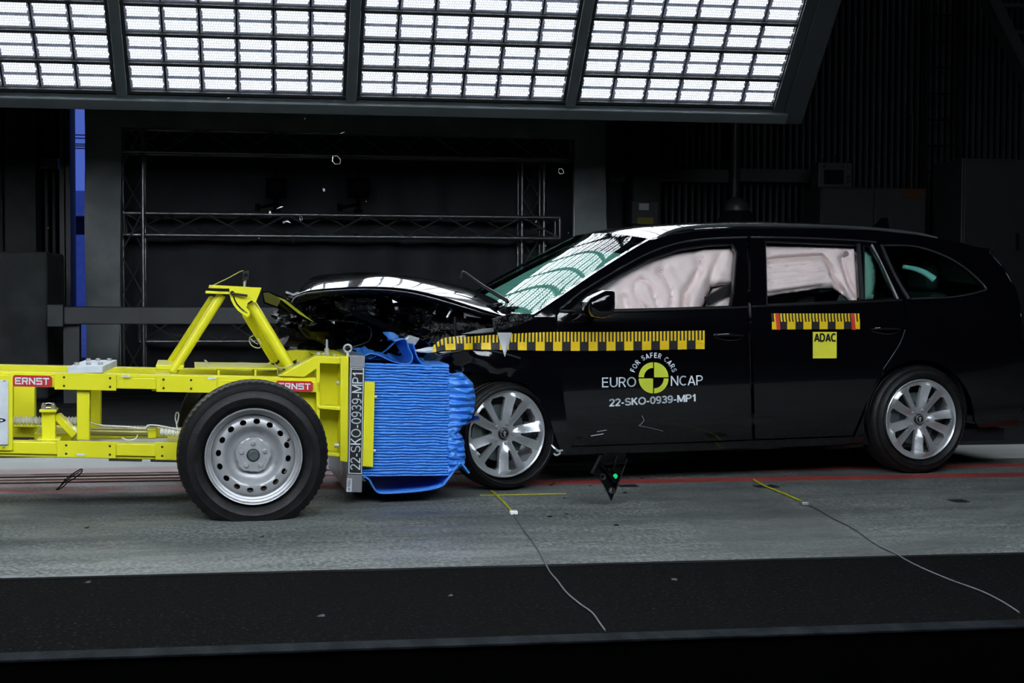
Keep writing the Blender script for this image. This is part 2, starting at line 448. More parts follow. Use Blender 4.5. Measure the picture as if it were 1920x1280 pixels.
def lerp(pts, x):
    if x <= pts[0][0]: return pts[0][1]
    for (a, b), (c, d) in zip(pts, pts[1:]):
        if x <= c: return b + (d-b)*(x-a)/(c-a)
    return pts[-1][1]
def smooth_lerp(pts, x):
    n = len(pts)
    if x <= pts[0][0]: return pts[0][1]
    if x >= pts[-1][0]: return pts[-1][1]
    for i in range(n-1):
        if x <= pts[i+1][0]:
            p1, p2 = pts[i], pts[i+1]; p0 = pts[max(i-1, 0)]; p3 = pts[min(i+2, n-1)]
            h = p2[0]-p1[0]; t = (x-p1[0])/h
            m1 = (p2[1]-p0[1])/(p2[0]-p0[0])*h; m2 = (p3[1]-p1[1])/(p3[0]-p1[0])*h
            return (2*t**3-3*t*t+1)*p1[1]+(t**3-2*t*t+t)*m1+(-2*t**3+3*t*t)*p2[1]+(t**3-t*t)*m2
def spline(pts, n):          # Catmull-Rom through points of any dimension
    P = [Vector(p) for p in pts]; out = []
    for i in range(len(P)-1):
        p0, p1, p2, p3 = P[max(i-1,0)], P[i], P[i+1], P[min(i+2,len(P)-1)]
        for k in range(n):
            t = k/n
            out.append(0.5*((2*p1)+(p2-p0)*t+(2*p0-5*p1+4*p2-p3)*t*t+(3*p1-p0-3*p2+p3)*t**3))
    out.append(P[-1]); return out
def N(x, y=0, z=0, s=1): return noise.noise(Vector((x*s+13.1, y*s+7.7, z*s+3.3)))

# ================================================================ THE HALL
YB = 18.6       # back wall
def Yw(px, py): return floor_pt(px, py).y
Y_CONC = Yw(960, 1062); Y_STRIP = Yw(960, 1194); Y_EDGE = Yw(960, 1208)
def floor_material():
    m = bpy.data.materials.new('test_track_floor'); m.use_nodes = True
    n, l = m.node_tree.nodes, m.node_tree.links
    b = n['Principled BSDF']
    g = n.new('ShaderNodeNewGeometry'); sp = n.new('ShaderNodeSeparateXYZ'); l.new(g.outputs['Position'], sp.inputs[0])
    def nz(scale, detail=6, stretch=(1,1,1), rough=0.6):
        mp = n.new('ShaderNodeMapping'); mp.inputs['Scale'].default_value = stretch; l.new(g.outputs['Position'], mp.inputs[0])
        t = n.new('ShaderNodeTexNoise'); t.inputs['Scale'].default_value = scale; t.inputs['Detail'].default_value = detail; t.inputs['Roughness'].default_value = rough
        l.new(mp.outputs[0], t.inputs['Vector']); return t.outputs['Fac']
    def M(op, a, bb=None, c=None):
        x = n.new('ShaderNodeMath'); x.operation = op
        for i, q in enumerate((a, bb, c)):
            if q is None: continue
            if isinstance(q, (int, float)): x.inputs[i].default_value = q
            else: l.new(q, x.inputs[i])
        return x.outputs[0]
    def ramp(v, a, ca, bb, cb, const=False):
        r = n.new('ShaderNodeValToRGB'); l.new(v, r.inputs[0])
        r.color_ramp.elements[0].position = a; r.color_ramp.elements[0].color = (*ca, 1)
        r.color_ramp.elements[1].position = bb; r.color_ramp.elements[1].color = (*cb, 1)
        return r.outputs[0]
    def mix(f, a, bb):
        x = n.new('ShaderNodeMix'); x.data_type = 'RGBA'
        if isinstance(f, (int, float)): x.inputs[0].default_value = f
        else: l.new(f, x.inputs[0])
        for i, q in ((6, a), (7, bb)):
            if isinstance(q, tuple): x.inputs[i].default_value = (*q, 1)
            else: l.new(q, x.inputs[i])
        return x.outputs[2]
    Y = sp.outputs['Y']; X = sp.outputs['X']
    big = nz(1.1, 5, (0.45, 1.6, 1)); fine = nz(60, 5); mid = nz(7, 8, (0.5, 1.5, 1), 0.75)
    conc = ramp(big, 0.32, (0.075, 0.084, 0.080), 0.66, (0.20, 0.22, 0.21))
    conc0 = conc
    conc = mix(M('MULTIPLY', ramp(mid, 0.38, (0,0,0), 0.62, (1,1,1)), 0.45), conc, (0.10, 0.11, 0.105))
    streak = nz(1.0, 5, (0.32, 2.4, 1), 0.65)
    conc = mix(M('MULTIPLY', ramp(streak, 0.50, (0,0,0), 0.60, (1,1,1)), 0.60), conc, (0.055, 0.062, 0.060))
    patch = ramp(nz(1.3, 6, (0.6, 1.2, 1), 0.7), 0.42, (0.25,0.25,0.25), 0.58, (1,1,1))
    grain = ramp(nz(48, 2, (1, 0.6, 1), 0.5), 0.46, (0,0,0), 0.56, (1,1,1))
    conc = mix(M('MULTIPLY', M('MULTIPLY', grain, patch), 0.50), conc, (0.36, 0.39, 0.385))
    conc = mix(M('MULTIPLY', ramp(fine, 0.40, (1,1,1), 0.52, (0,0,0)), 0.60), conc, (0.035, 0.04, 0.04))
    asp = ramp(nz(60, 3), 0.56, (0.0022, 0.0024, 0.0025), 0.84, (0.045, 0.047, 0.050))
    asp = mix(M('MULTIPLY', ramp(big, 0.4, (0,0,0), 0.6, (1,1,1)), 0.4), asp, (0.003, 0.0032, 0.0032))
    def band(y0, y1):       # 1 inside
        wob = M('MULTIPLY_ADD', nz(3, 3), 0.03, -0.015)
        yy = M('ADD', Y, wob)
        return M('MULTIPLY', M('GREATER_THAN', yy, y0), M('LESS_THAN', yy, y1))
    def hard(y0, y1): return M('MULTIPLY', M('GREATER_THAN', Y, y0), M('LESS_THAN', Y, y1))
    col = mix(hard(-50, Y_CONC), conc, asp)
    # a darker repaired slab crossing the lane
    pos = M('ADD', X, M('MULTIPLY', Y, -0.02))
    slab = M('MULTIPLY', M('MULTIPLY', M('GREATER_THAN', pos, 1.75), M('LESS_THAN', pos, 2.40)), 0.35)
    slab = M('MULTIPLY', slab, hard(Y_CONC, 8.05))
    col = mix(slab, col, (0.075, 0.082, 0.08))
    YS0, YS1 = Yw(100, 886), Yw(100, 857)
    col = mix(M('MULTIPLY', band(YS0, YS1), 0.85), col, (0.58, 0.61, 0.59))
    col = mix(hard(YS1, 60), col, (0.022, 0.023, 0.023))  # floor behind the lane: falloff of the light put into a darker colour
    # painted red lines beside the guide slot
    worn = ramp(nz(9, 6, (0.35, 2, 1)), 0.42, (0,0,0), 0.5, (1,1,1))
    wornx = M('MAXIMUM', worn, M('GREATER_THAN', X, 0.7))
    r1 = M('MULTIPLY', hard(Yw(1400, 902), Yw(1400, 894)), wornx)
    r2 = M('MULTIPLY', hard(Yw(1900, 875), Yw(1900, 868.5)), wornx)
    col = mix(M('MULTIPLY', M('MAXIMUM', r1, r2), 0.85), col, (0.36, 0.035, 0.03))
    pk = M('MULTIPLY', M('MULTIPLY', hard(Yw(100, 912), Yw(100, 878)), M('LESS_THAN', X, 0.6)), 0.35)
    col = mix(M('MULTIPLY', pk, 1.6), col, (0.50, 0.30, 0.31))
    l.new(col, b.inputs['Base Color'])
    wet = ramp(nz(2.2, 5, (0.6, 1.6, 1)), 0.40, (0.80, 0.80, 0.80), 0.58, (0.40, 0.40, 0.40))
    rg = M('MULTIPLY_ADD', fine, 0.12, wet)
    rg = M('MAXIMUM', rg, M('MULTIPLY', M('LESS_THAN', Y, Y_CONC), 0.95))
    l.new(rg, b.inputs['Roughness'])
    l.new(M('MULTIPLY_ADD', M('MAXIMUM', M('LESS_THAN', Y, Y_CONC), M('GREATER_THAN', Y, YS1)), -0.46, 0.5), b.inputs['Specular IOR Level'])
    bp = n.new('ShaderNodeBump'); bp.inputs['Strength'].default_value = 0.6; bp.inputs['Distance'].default_value = 0.006
    l.new(M('ADD', nz(140, 3), M('MULTIPLY', mid, 0.8)), bp.inputs['Height']); l.new(bp.outputs[0], b.inputs['Normal'])
    return m
FLOOR = floor_material()
XL, XR, YN, YF, ZT = -11.0, 14.0, -7.0, 19.6, 8.5
mb = MB(); mb.box((XL, Y_STRIP, -0.3), (XR, YF + 3, 0)); tag(mb.build('floor', FLOOR), kind='structure')
mb = MB()
pts = [(XL, Y_EDGE), (XR, Y_EDGE)]
mb.box((XL, Y_EDGE, -0.004), (XR, Y_STRIP, 0.004)); o = mb.build('trim_1', STEELEDGE, bevel=0.0015); tag(o, kind='structure')
mb = MB(); mb.box((XL, YN, -1.3), (XR, Y_EDGE, -0.9)); mb.box((XL, Y_EDGE+.006, -0.9), (XR, Y_STRIP, -0.004)); tag(mb.build('floor', PIT), kind='structure')
# broken joint between concrete and asphalt
mb = MB(); random.seed(4); rows = []
x = -4.5
while x < 6.5:
    a = 0.012 + 0.03 * abs(N(x, 0, 0, 2.3)); b_ = 0.010 + 0.035 * abs(N(x, 5, 0, 1.7))
    rows.append([(x, Y_CONC - a, 0.0015), (x, Y_CONC, 0.006), (x, Y_CONC + b_*0.4, 0.0015)]); x += 0.05
mb.grid(rows, m=pm('joint_tar', (0.010, 0.011, 0.012), 0.8, ns=12, spec=.08)); tag(mb.build('trim_2'), kind='structure')
# steel guide rails in the lane
mb = MB()
for (py, t) in ((894.5, 0.03), (905.5, 0.022)):
    y = Yw(100, py); mb.box((XL, y, 0.0), (0.2, y + t, 0.006))
tag(mb.build('trim_3', pm('slot_black', (0.008, 0.008, 0.008), 0.5)), kind='structure')
mb = MB(); y = Yw(100, 890); mb.box((XL, y, 0.0), (1.2, y + 0.06, 0.008)); y = Yw(100, 900); mb.box((XL, y, 0.0), (1.2, y + 0.05, 0.008))
tag(mb.build('trim_4', pm('rail_steel', (0.62, 0.55, 0.57), 0.42, 0.2, ns=5, col2=(0.50, 0.33, 0.34), stretch=(1, 6, 1))), kind='structure')

# walls: corrugated back wall, left of the door gap and right of it
X_D0 = W0.L(125, 400, YB).x; X_D1 = W0.L(166, 400, YB).x
def corrugated(x0, x1, y, z0, z1, p=0.085, d=0.035):
    mb = MB(); rows = []; x = x0
    prof = [(0, 0), (0.35, 0), (0.5, d), (0.85, d), (1.0, 0)]
    while x < x1:
        for t, dd in prof[:-1]: rows.append([(x + t*p, y - dd, z0), (x + t*p, y - dd, z1)])
        x += p
    rows.append([(x1, y, z0), (x1, y, z1)])
    mb.grid(rows, m=HALLW); mb.box((x0, y, z0), (x1, y + 0.2, z1), HALLW)
    return mb
tag(corrugated(XL, X_D0, YB, 0, ZT).build('wall_back', smooth=0), kind='structure')
tag(corrugated(X_D1, XR, YB, 0, ZT).build('wall_back', smooth=0), kind='structure')
mb = MB(); mb.box((XL - 0.2, YN, -1.3), (XL, YF, ZT)); tag(mb.build('wall_left', HALLD), kind='structure')
mb = MB(); mb.box((XR, YN, -1.3), (XR + 0.2, YF, ZT)); tag(mb.build('wall_right', HALLD), kind='structure')
mb = MB(); mb.box((XL, YN - 0.2, -1.3), (XR, YN, ZT)); tag(mb.build('wall_front', HALLD), kind='structure')
mb = MB(); mb.box((XL - 0.2, YN - 0.2, ZT), (XR + 0.2, YB + 0.2, ZT + 0.2)); tag(mb.build('ceiling', HALLD), kind='structure')

# outside, seen through the gap
B = Frame((-9.0, 60, 0))
mb = MB(); p = B.L(120, 357, 0); q = B.L(190, 405, 0); mb.box((p.x - 8, 0, q.z), (q.x + 1.5, 6, p.z), OUTB)
p2 = B.L(120, 405, 0); p3 = B.L(190, 440, 0); mb.box((p.x - 8, 0.6, p3.z), (q.x + 1.5, 6, p2.z), pm('dark_canopy', (0.01, 0.01, 0.02), 0.8))
p4 = B.L(190, 440, 0); mb.box((p.x - 8, 0.2, 0), (q.x + 1.5, 6, p4.z), OUTB)
tag(mb.build('distant_building', None, frame=B), 'low blue-grey building outside, seen at dusk through the door gap', 'building')
mb = MB(); mb.box((-60, YF + 3, -0.1), (60, 90, 0.0)); tag(mb.build('outdoor_ground', pm('outdoor_asphalt', (0.25, 0.30, 0.42), 0.8, ns=1)), 'open yard ground outside the door gap behind the hall', 'ground')
for i, py in enumerate((243, 249, 260, 263.5, 268)):
    mb = MB(); a = W0.L(40, py, 45); b = W0.L(280, py + 1, 45)
    mb.tube([a + (b-a)*k/8 - Vector((0, 0, 0.15*math.sin(PI*k/8))) for k in range(9)], 0.018, 6)
    o = mb.build('overhead_wire', TEXTK); tag(o, ['topmost', 'second from top', 'middle', 'second from bottom', 'lowest'][i] + ' of the five thin wires crossing the blue sky in the door gap', 'wire', 'overhead wires in the door gap')

# left side of the hall: columns, pillar, concrete block
mb = MB(); a = W0.L(8, 300, 18.1); b = W0.L(66, 300, 18.1); mb.box((a.x, 18.1, 0), (b.x, 18.5, ZT)); mb.box((a.x-.03, 18.08, 2.55), (b.x+.03, 18.1, 2.62))
tag(mb.build('wall_column', CONCB), 'wide concrete column on the back wall, left of the door gap', 'column')
mb = MB(); a = W0.L(76, 300, 18.2); b = W0.L(108, 300, 18.2); z0 = W0.L(90, 316, 18.2).z; z1 = W0.L(90, 296, 18.2).z
mb.box((a.x, 18.2, z0), (b.x, 18.5, z1)); tag(mb.build('wall_girt', GIRT), 'short steel girt between concrete column and door post', 'girt')
mb = MB(); a = W0.L(111, 300, 17.9); b = W0.L(131, 300, 17.9)
mb.box((a.x, 17.9, 0), (a.x+.05, 18.4, ZT)); mb.box((b.x-.05, 17.9, 0), (b.x, 18.4, ZT)); mb.box((a.x+.05, 18.1, 0), (b.x-.05, 18.15, ZT))
tag(mb.build('door_post', GIRT), 'tall steel I-section post at the left edge of the door gap', 'post')
mb = MB(); a = W0.L(-160, 470, 14.6); b = W0.L(90, 735, 14.6)
mb.box((a.x, 14.6, 0), (b.x, 15.8, a.z)); tag(mb.build('concrete_block', CONCB, bevel=0.03), 'large grey concrete block standing behind the trolley at far left', 'block')
# steel beam across, with end post
BB = Frame((0, 14.0, 0))
be = empty('guard_rail', BB, 'grey steel guard rail running behind the yellow trolley', 'guard rail')
mb = MB(); a = BB.L(93, 575, 0); b = BB.L(560, 608, 0); mb.box((a.x+.12, 0, b.z-.0), (b.x+0.6, 0.12, a.z)); mb.build('rail_beam', GIRT, be, bevel=0.008)
mb = MB(); mb.box((a.x - 0.02, -0.03, b.z-.02), (a.x + 0.12, 0.15, a.z + 0.02)); mb.build('end_plate', GIRT, be, bevel=0.006)
mb = MB(); mb.box((a.x + 0.1, 0.12, 0), (a.x + 0.24, 0.26, a.z)); mb.build('post', GIRT, be)
mb = MB(); mb.box((b.x + 0.3, 0.12, 0), (b.x + 0.44, 0.26, a.z)); mb.build('post', GIRT, be)

# tarpaulin portal with recess
YT = 17.3
TP = Frame((0, YT, 0))
def tmap(px, py, off):
    p = TP.L(px, py, 0)
    w_ = 0.07*N(p.x, p.z, 0, 1.6) + 0.035*N(p.x, p.z, 4, 4.5) + 0.03*math.sin(p.z*1.5 + 6*N(p.x, 0, 0, .6))
    return (p.x, w_ + off, max(p.z, 0.0))
mb = MB()
panel(mb, [(160, 40), (1137, 40), (1137, 760), (1080, 760), (1078, 262), (228, 238), (222, 760), (165, 760), (158, 400)], tmap, sp=14, thick=0.03)
tag(mb.build('tarpaulin_surround', TARP, frame=TP), 'grey tarpaulin frame hung around the dark truss recess', 'tarpaulin')
mb = MB(); rows = []
a = TP.L(215, 240, 0).x; b = TP.L(1090, 240, 0).x
for i in range(91):
    x = a - 0.05 + (b - a + .8)*i/90
    rows.append([(x, 2.0 - 0.9 + 0.05*math.sin(x*9 + 3*N(x, j*.3, 0, 1)) + 0.05*N(x, j*.4, 0, 1.2), j*0.5) for j in range(9)])
mb.grid(rows); tag(mb.build('black_backdrop', BACKC, frame=TP, solid=0.02), 'black fabric backdrop hanging behind the truss inside the recess', 'backdrop')

def truss(mb_parts, p0, p1, h, d, r=0.022, step=0.42, pat='X'):
    """box truss between two world points; h in z or x direction, d in y"""
    p0, p1 = Vector(p0), Vector(p1); ax = (p1-p0); L = ax.length; ax.normalize()
    side = Vector((0, 0, 1)) if abs(ax.z) < 0.5 else Vector((1, 0, 0))
    dy = Vector((0, 1, 0))
    chords = []
    for s1 in (0, 1):
        for s2 in (0, 1):
            o = side*(h*s1) + dy*(d*s2)
            mb = MB(); mb.tube([p0+o, p1+o], r, 10); chords.append(mb)
    lace = MB(); n = max(2, int(L/step))
    for s2 in (0, 1):
        for k in range(n):
            a, b = p0+ax*(L*k/n)+dy*(d*s2), p0+ax*(L*(k+1)/n)+dy*(d*s2)
            if (k + s2) % 2: lace.tube([a, b+side*h], r*0.5, 6)
            else: lace.tube([a+side*h, b], r*0.5, 6)
    for s1 in (0, 1):
        for k in range(n):
            a, b = p0+ax*(L*k/n)+side*(h*s1), p0+ax*(L*(k+1)/n)+side*(h*s1)
            lace.tube([a, b+dy*d] if k % 2 else [a+dy*d, b], r*0.4, 6)
    for s2 in (0, 1):
        for k in (0, n):
            a = p0+ax*(L*k/n)+dy*(d*s2); lace.tube([a, a+side*h], r*0.8, 8)
    return chords, lace
def truss_thing(p0, p1, h, d, label, **kw):
    fr = Frame((0, 0, 0)); root = empty('box_truss', fr, label, 'truss', 'aluminium box trusses in the recess', off=(p0[0], p0[1], min(p0[2], p1[2])))
    off = Vector(root.location)
    ch, lc = truss(None, Vector(p0)-off, Vector(p1)-off, h, d, **kw)
    for c in ch: c.build('chord_tube', TRUSS, root)
    lc.build('lacing', TRUSS, root)
yt = YT + 0.22
A = W0.L(229, 284, yt); Bp = W0.L(1078, 300, yt); t0 = W0.L(232, 238, yt)
truss_thing((A.x, yt, A.z), (Bp.x, yt, A.z), t0.z - A.z, 0.29, 'aluminium box truss along the top of the recess')
A2 = W0.L(262, 440, yt+.1); B2 = W0.L(1050, 440, yt+.1); t2 = W0.L(240, 399, yt+.1)
truss_thing((W0.L(232,440,yt+.1).x, yt+.1, A2.z), (B2.x, yt+.1, A2.z), t2.z - A2.z, 0.29, 'aluminium box truss crossing the middle of the recess')
A3 = W0.L(232, 640, yt+.1)
truss_thing((W0.L(262,640,yt+.1).x, yt+.1, A3.z), (B2.x, yt+.1, A3.z), 0.29, 0.29, 'lowest box truss, behind the yellow A-frame')
x0 = W0.L(226, 400, yt).x; x1 = W0.L(268, 400, yt).x
truss_thing((x0, yt, 0.0), (x0, yt, t0.z), x1-x0, 0.29, 'upright box truss at the left side of the recess')
x0 = W0.L(988, 400, yt).x; x1 = W0.L(1030, 400, yt).x
truss_thing((x0, yt+.35, 0.0), (x0, yt+.35, A.z), x1-x0, 0.29, 'upright box truss at the right of the recess, inside the edge pole')
mb = MB(); q = W0.L(1076, 400, yt-.1); mb.tube([(q.x, yt-.12, 0), (q.x, yt-.12, Bp.z+.25)], 0.024, 10)
tag(mb.build('scaffold_pole', TRUSS), 'upright aluminium pole at the right edge of the recess', 'pole')
mb = MB(); q = W0.L(224, 400, yt-.1); mb.tube([(q.x, yt-.12, 0), (q.x, yt-.12, t0.z)], 0.024, 10)
tag(mb.build('scaffold_pole', TRUSS), 'upright aluminium pole at the left edge of the recess', 'pole')
mb = MB(); q = W0.L(236, 237, yt-.1); q2 = W0.L(1078, 256, yt-.1); mb.tube([(q.x, yt-.14, q.z), (q2.x, yt-.14, q2.z)], 0.024, 10)
tag(mb.build('scaffold_pole', TRUSS), 'horizontal aluminium pole along the top edge of the recess', 'pole')

# two spotlights / cameras on the middle truss
CAMK = pm('camera_black', (0.004, 0.004, 0.004), 0.7, ns=5, spec=.1)
def stage_camera(px, label):
    fr = Frame((W0.L(px, 399, yt+.15).x, yt+.2, W0.L(px, 399, yt+.15).z))
    r = empty('stage_camera', fr, label, 'camera', 'cameras on the middle truss')
    mb = MB(); mb.box((-0.12, -0.14, 0.18), (0.12, 0.16, 0.40)); mb.box((-.10, -.17, .20), (.10, -.14, .38)); mb.build('camera_body', CAMK, r, bevel=0.012)
    mb = MB(); mb.lathe([(0.0, -0.21), (0.075, -0.21), (0.085, -0.17)], (0, 0, 0.29), 20); mb.build('lens', CAMK, r)
    mb = MB(); mb.tube([(0, 0, 0.0), (0, 0, 0.18)], 0.03, 8); mb.box((-.05,-.05,-.06),(.05,.05,.04)); mb.build('clamp', CAMK, r)
    mb = MB(); mb.tube([(0.0, 0, 0.10), (-0.2, 0, 0.06)], 0.02, 8); mb.box((-.24,-.03,.02),(-.18,.03,.10)); mb.build('handle', CAMK, r)
    mb = MB(); mb.tube([(0, 0, .40), (0, 0, .48)], 0.02, 8); mb.ball((0,0,.49), .035); mb.build('top_knob', CAMK, r)
stage_camera(518, 'black camera clamped on the middle truss, left one of two')
stage_camera(672, 'black camera clamped on the middle truss, right one of two')

# right part of the hall
mb = MB(); a = W0.L(1185, 300, 18.15); b = W0.L(1236, 300, 18.15); mb.box((a.x, 18.1, 0), (b.x, 18.5, ZT)); z = W0.L(1200, 283, 18.1).z; mb.box((a.x-.02, 18.07, z-.05), (b.x+.02, 18.1, z+.02))
tag(mb.build('wall_column', CONCB), 'dark concrete column on the back wall above the windscreen', 'column')
for (xa, xb, lab) in ((1143, 1172, 'short steel girt between the tarpaulin and the concrete column'), (1238, 1372, 'steel girt on the corrugated wall right of the concrete column'), (1386, 1530, 'steel girt on the corrugated wall left of the control panel')):
    mb = MB(); a = W0.L(xa, 340, 18.2); b = W0.L(xb, 318, 18.2); mb.box((a.x, 18.2, a.z), (b.x, 18.45, b.z)); tag(mb.build('wall_girt', GIRT), lab, 'girt')
mb = MB(); a = W0.L(1377, 380, 18.1); mb.tube([(a.x, 18.1, 2.1), (a.x, 18.1, ZT-0.05)], 0.06, 10); tag(mb.build('downpipe', GIRT), 'grey vertical pipe on the corrugated wall above the white dome', 'pipe')
D = Frame((W0.L(1382, 380, 16.5).x, 16.5, 0))
r = empty('dome_machine', D, 'white dome-topped machine standing behind the car roof', 'machine')
mb = MB(); z = D.L(1382, 392, 0).z; mb.lathe([(0.0, 0), (0.14, 0), (0.14, 0)], (0,0,0), 8) if False else None
mb.ball((0, 0, z), 0.14, seg=20); mb.build('dome', GIRT, r)
mb = MB(); mb.tube([(0,0,z-.02),(0,0,z-.09),(0,0,z-.16),(0,0,z-.3)], [.15,.19,.24,.26], 20); mb.build('collar', BLACKTRIM, r)
mb = MB(); mb.box((-.3,-.25,0),(.3,.25,z-.28)); mb.build('body', CABIN, r, bevel=.03)
mb = MB(); mb.ball((.2,-.27,z-.33), .05, seg=10); mb.build('warning_lamp', pm('orange_plastic', (.2,.04,.01), .5), r)
# wall switch box with yellow notice
S = Frame((W0.L(1210, 400, 18.0).x, 18.0, 0))
r = empty('switch_box', S, 'small grey switch box with a yellow notice on the concrete column', 'switch box', off=(0,0,S.L(1210,420,0).z))
mb = MB(); mb.box((-.17, 0, 0), (.17, .1, .28)); mb.build('box', GIRT, r, bevel=.01)
mb = MB(); mb.box((-.1, -.01, 0), (.1, 0, .08)); mb.build('notice', pm('dull_yellow_notice', (.30, .28, .02), .6), r)
mb = MB(); mb.box((-.08, -.012, .17), (.04, 0, .25)); mb.build('switch_plate', WHITE, r)
# hanging cable hooks below the gantry
mb = MB(); a = W0.L(1282, 240, 15.5)
for dx in (0, .09): mb.tube([(a.x+dx, 15.5, a.z+.3), (a.x+dx, 15.5, a.z), (a.x+dx-.03, 15.5, a.z-.06)], .012, 6)
mb.tube([(a.x-.05, 15.5, a.z+.05), (a.x+.14, 15.5, a.z+.03)], .01, 6); mb.tube([(a.x,15.5,a.z+.3),(a.x+.09,15.5,a.z+.3)], .012, 6)
mb.tube([(a.x+.045, 15.5, a.z+.3), (a.x+.045, 15.5, ZT-.02)], .008, 6)
tag(mb.build('cable_hook', GIRT), 'grey double hook hanging just below the gantry beam', 'hook')
# control cabinet and panel
K = Frame((W0.L(1640, 400, 17.0).x, 17.0, 0))
r = empty('control_cabinet', K, 'low grey two-door control cabinet with an orange label behind the car', 'cabinet')
a = K.L(1540, 350, 0); b = K.L(1738, 350, 0); xm = K.L(1640, 350, 0).x
mb = MB(); mb.box((a.x, 0.03, 0), (b.x, 0.6, a.z)); mb.build('carcass', CABIN, r, bevel=.01)
for (p, q) in ((a.x+.01, xm-.01), (xm+.01, b.x-.01)):
    mb = MB(); mb.box((p, 0, .1), (q, .03, a.z-.02)); dd = mb.build('door', CABIN, r, bevel=.008)
    mb = MB(); mb.box((q-.06, -.02, 1.1), (q-.04, 0, 1.25)); mb.build('handle', BLACKTRIM, dd)
mb = MB(); p = K.L(1692, 372, 0); mb.box((p.x, -.006, p.z), (p.x+.26, 0, p.z+.11)); mb.build('warning_label', pm('orange_label', (.07, .022, .006), .6), r)
P = Frame((W0.L(1575, 345, 17.0).x, 17.15, a.z))
r = empty('control_terminal', P, 'control panel with dark screen and buttons standing on the cabinet', 'control panel')
mb = MB(); mb.box((-.21, 0, 0), (.21, .25, .30)); mb.build('housing', GIRT, r, bevel=.015)
mb = MB(); mb.box((-.14, -.006, .04), (.10, 0, .21)); mb.build('screen', SCREEN, r)
for (x, z, mt) in ((.155, .25, pm('red_button', (.25,.01,.01), .4)), (.155, .19, pm('green_button', (.01,.3,.1), .4)), (.155, .13, BLACKTRIM), (.155, .07, BLACKTRIM), (.09, .25, BLACKTRIM), (-.14, .25, BLACKTRIM)):
    mb = MB(); mb.lathe([(0, -.02), (.016, -.02), (.018, 0)], (x, 0, z), 12); mb.build('button', mt, r)
mb = MB(); mb.tube([(-.12,.1,.3),(-.1,.1,.38),(0,.1,.36),(.05,.1,.40)], .012, 6); mb.build('cable', BLACKTRIM, r)
# ladder on the right
LD = Frame((W0.L(1765, 300, 17.8).x, 17.8, 0))
r = empty('wall_ladder', LD, 'dark steel ladder rising on the back wall at right', 'ladder')
for x in (-.22, .22):
    mb = MB(); mb.box((x-.02, -.03, 0.0), (x+.02, .03, ZT-.2)); mb.build('stile', BLACKTRIM, r)
z = .25
while z < ZT-.4:
    mb = MB(); mb.tube([(-.22, 0, z), (.22, 0, z)], .016, 6); mb.build('rung', BLACKTRIM, r); z += .32
mb = MB(); a = W0.L(1798, 300, 17.9); mb.box((a.x-.015, 17.9, 0), (a.x+.015, 18.0, ZT-.1)); tag(mb.build('conduit', GIRT), 'thin vertical conduit on the wall right of the ladder', 'conduit')
mb = MB(); a = W0.L(1710, 300, 17.9); mb.box((a.x-.01, 17.9, 0), (a.x+.01, 17.95, 3.2)); mb.ball((a.x, 17.9, 2.05), .05)
tag(mb.build('thermometer_pole', GIRT), 'thin grey rod with a small knob on the wall left of the ladder', 'rod')
K2 = Frame((W0.L(1880, 400, 16.6).x, 16.6, 0))
r = empty('tall_cabinet', K2, 'tall dark cabinet at the far right behind the car', 'cabinet')
a = K2.L(1806, 296, 0); mb = MB(); mb.box((a.x, .03, 0), (a.x+1.6, .8, a.z)); mb.build('carcass', CABIN, r, bevel=.012)
mb = MB(); mb.box((a.x+.02, 0, .1), (a.x+.78, .03, a.z-.03)); d1 = mb.build('door', CABIN, r, bevel=.008)
mb = MB(); mb.box((a.x+.66, -.02, 1.5), (a.x+.70, 0, 1.7)); mb.build('handle', BLACKTRIM, d1)
mb = MB(); mb.box((a.x+.82, 0, .1), (a.x+1.58, .03, a.z-.03)); mb.build('door', CABIN, r, bevel=.008)
mb = MB(); a = W0.L(1835, -40, 15.5); b = W0.L(1960, 210, 15.5); mb.beam((a.x, 15.5, a.z), (b.x, 15.5, b.z), .12, .22, up=(0,1,0)); mb.beam((a.x+.6, 15.4, a.z), (b.x+.6, 15.4, b.z), .12, .22, up=(0,1,0))
for k in range(6):
    t = k/5; p = Vector((a.x+(b.x-a.x)*t, 15.45, a.z+(b.z-a.z)*t)); q = p + Vector((.6, 0, 0)); mb.beam(p, q, .04, .04)
tag(mb.build('inclined_frame', GANTD), 'dark inclined steel frame in the upper right corner', 'frame')

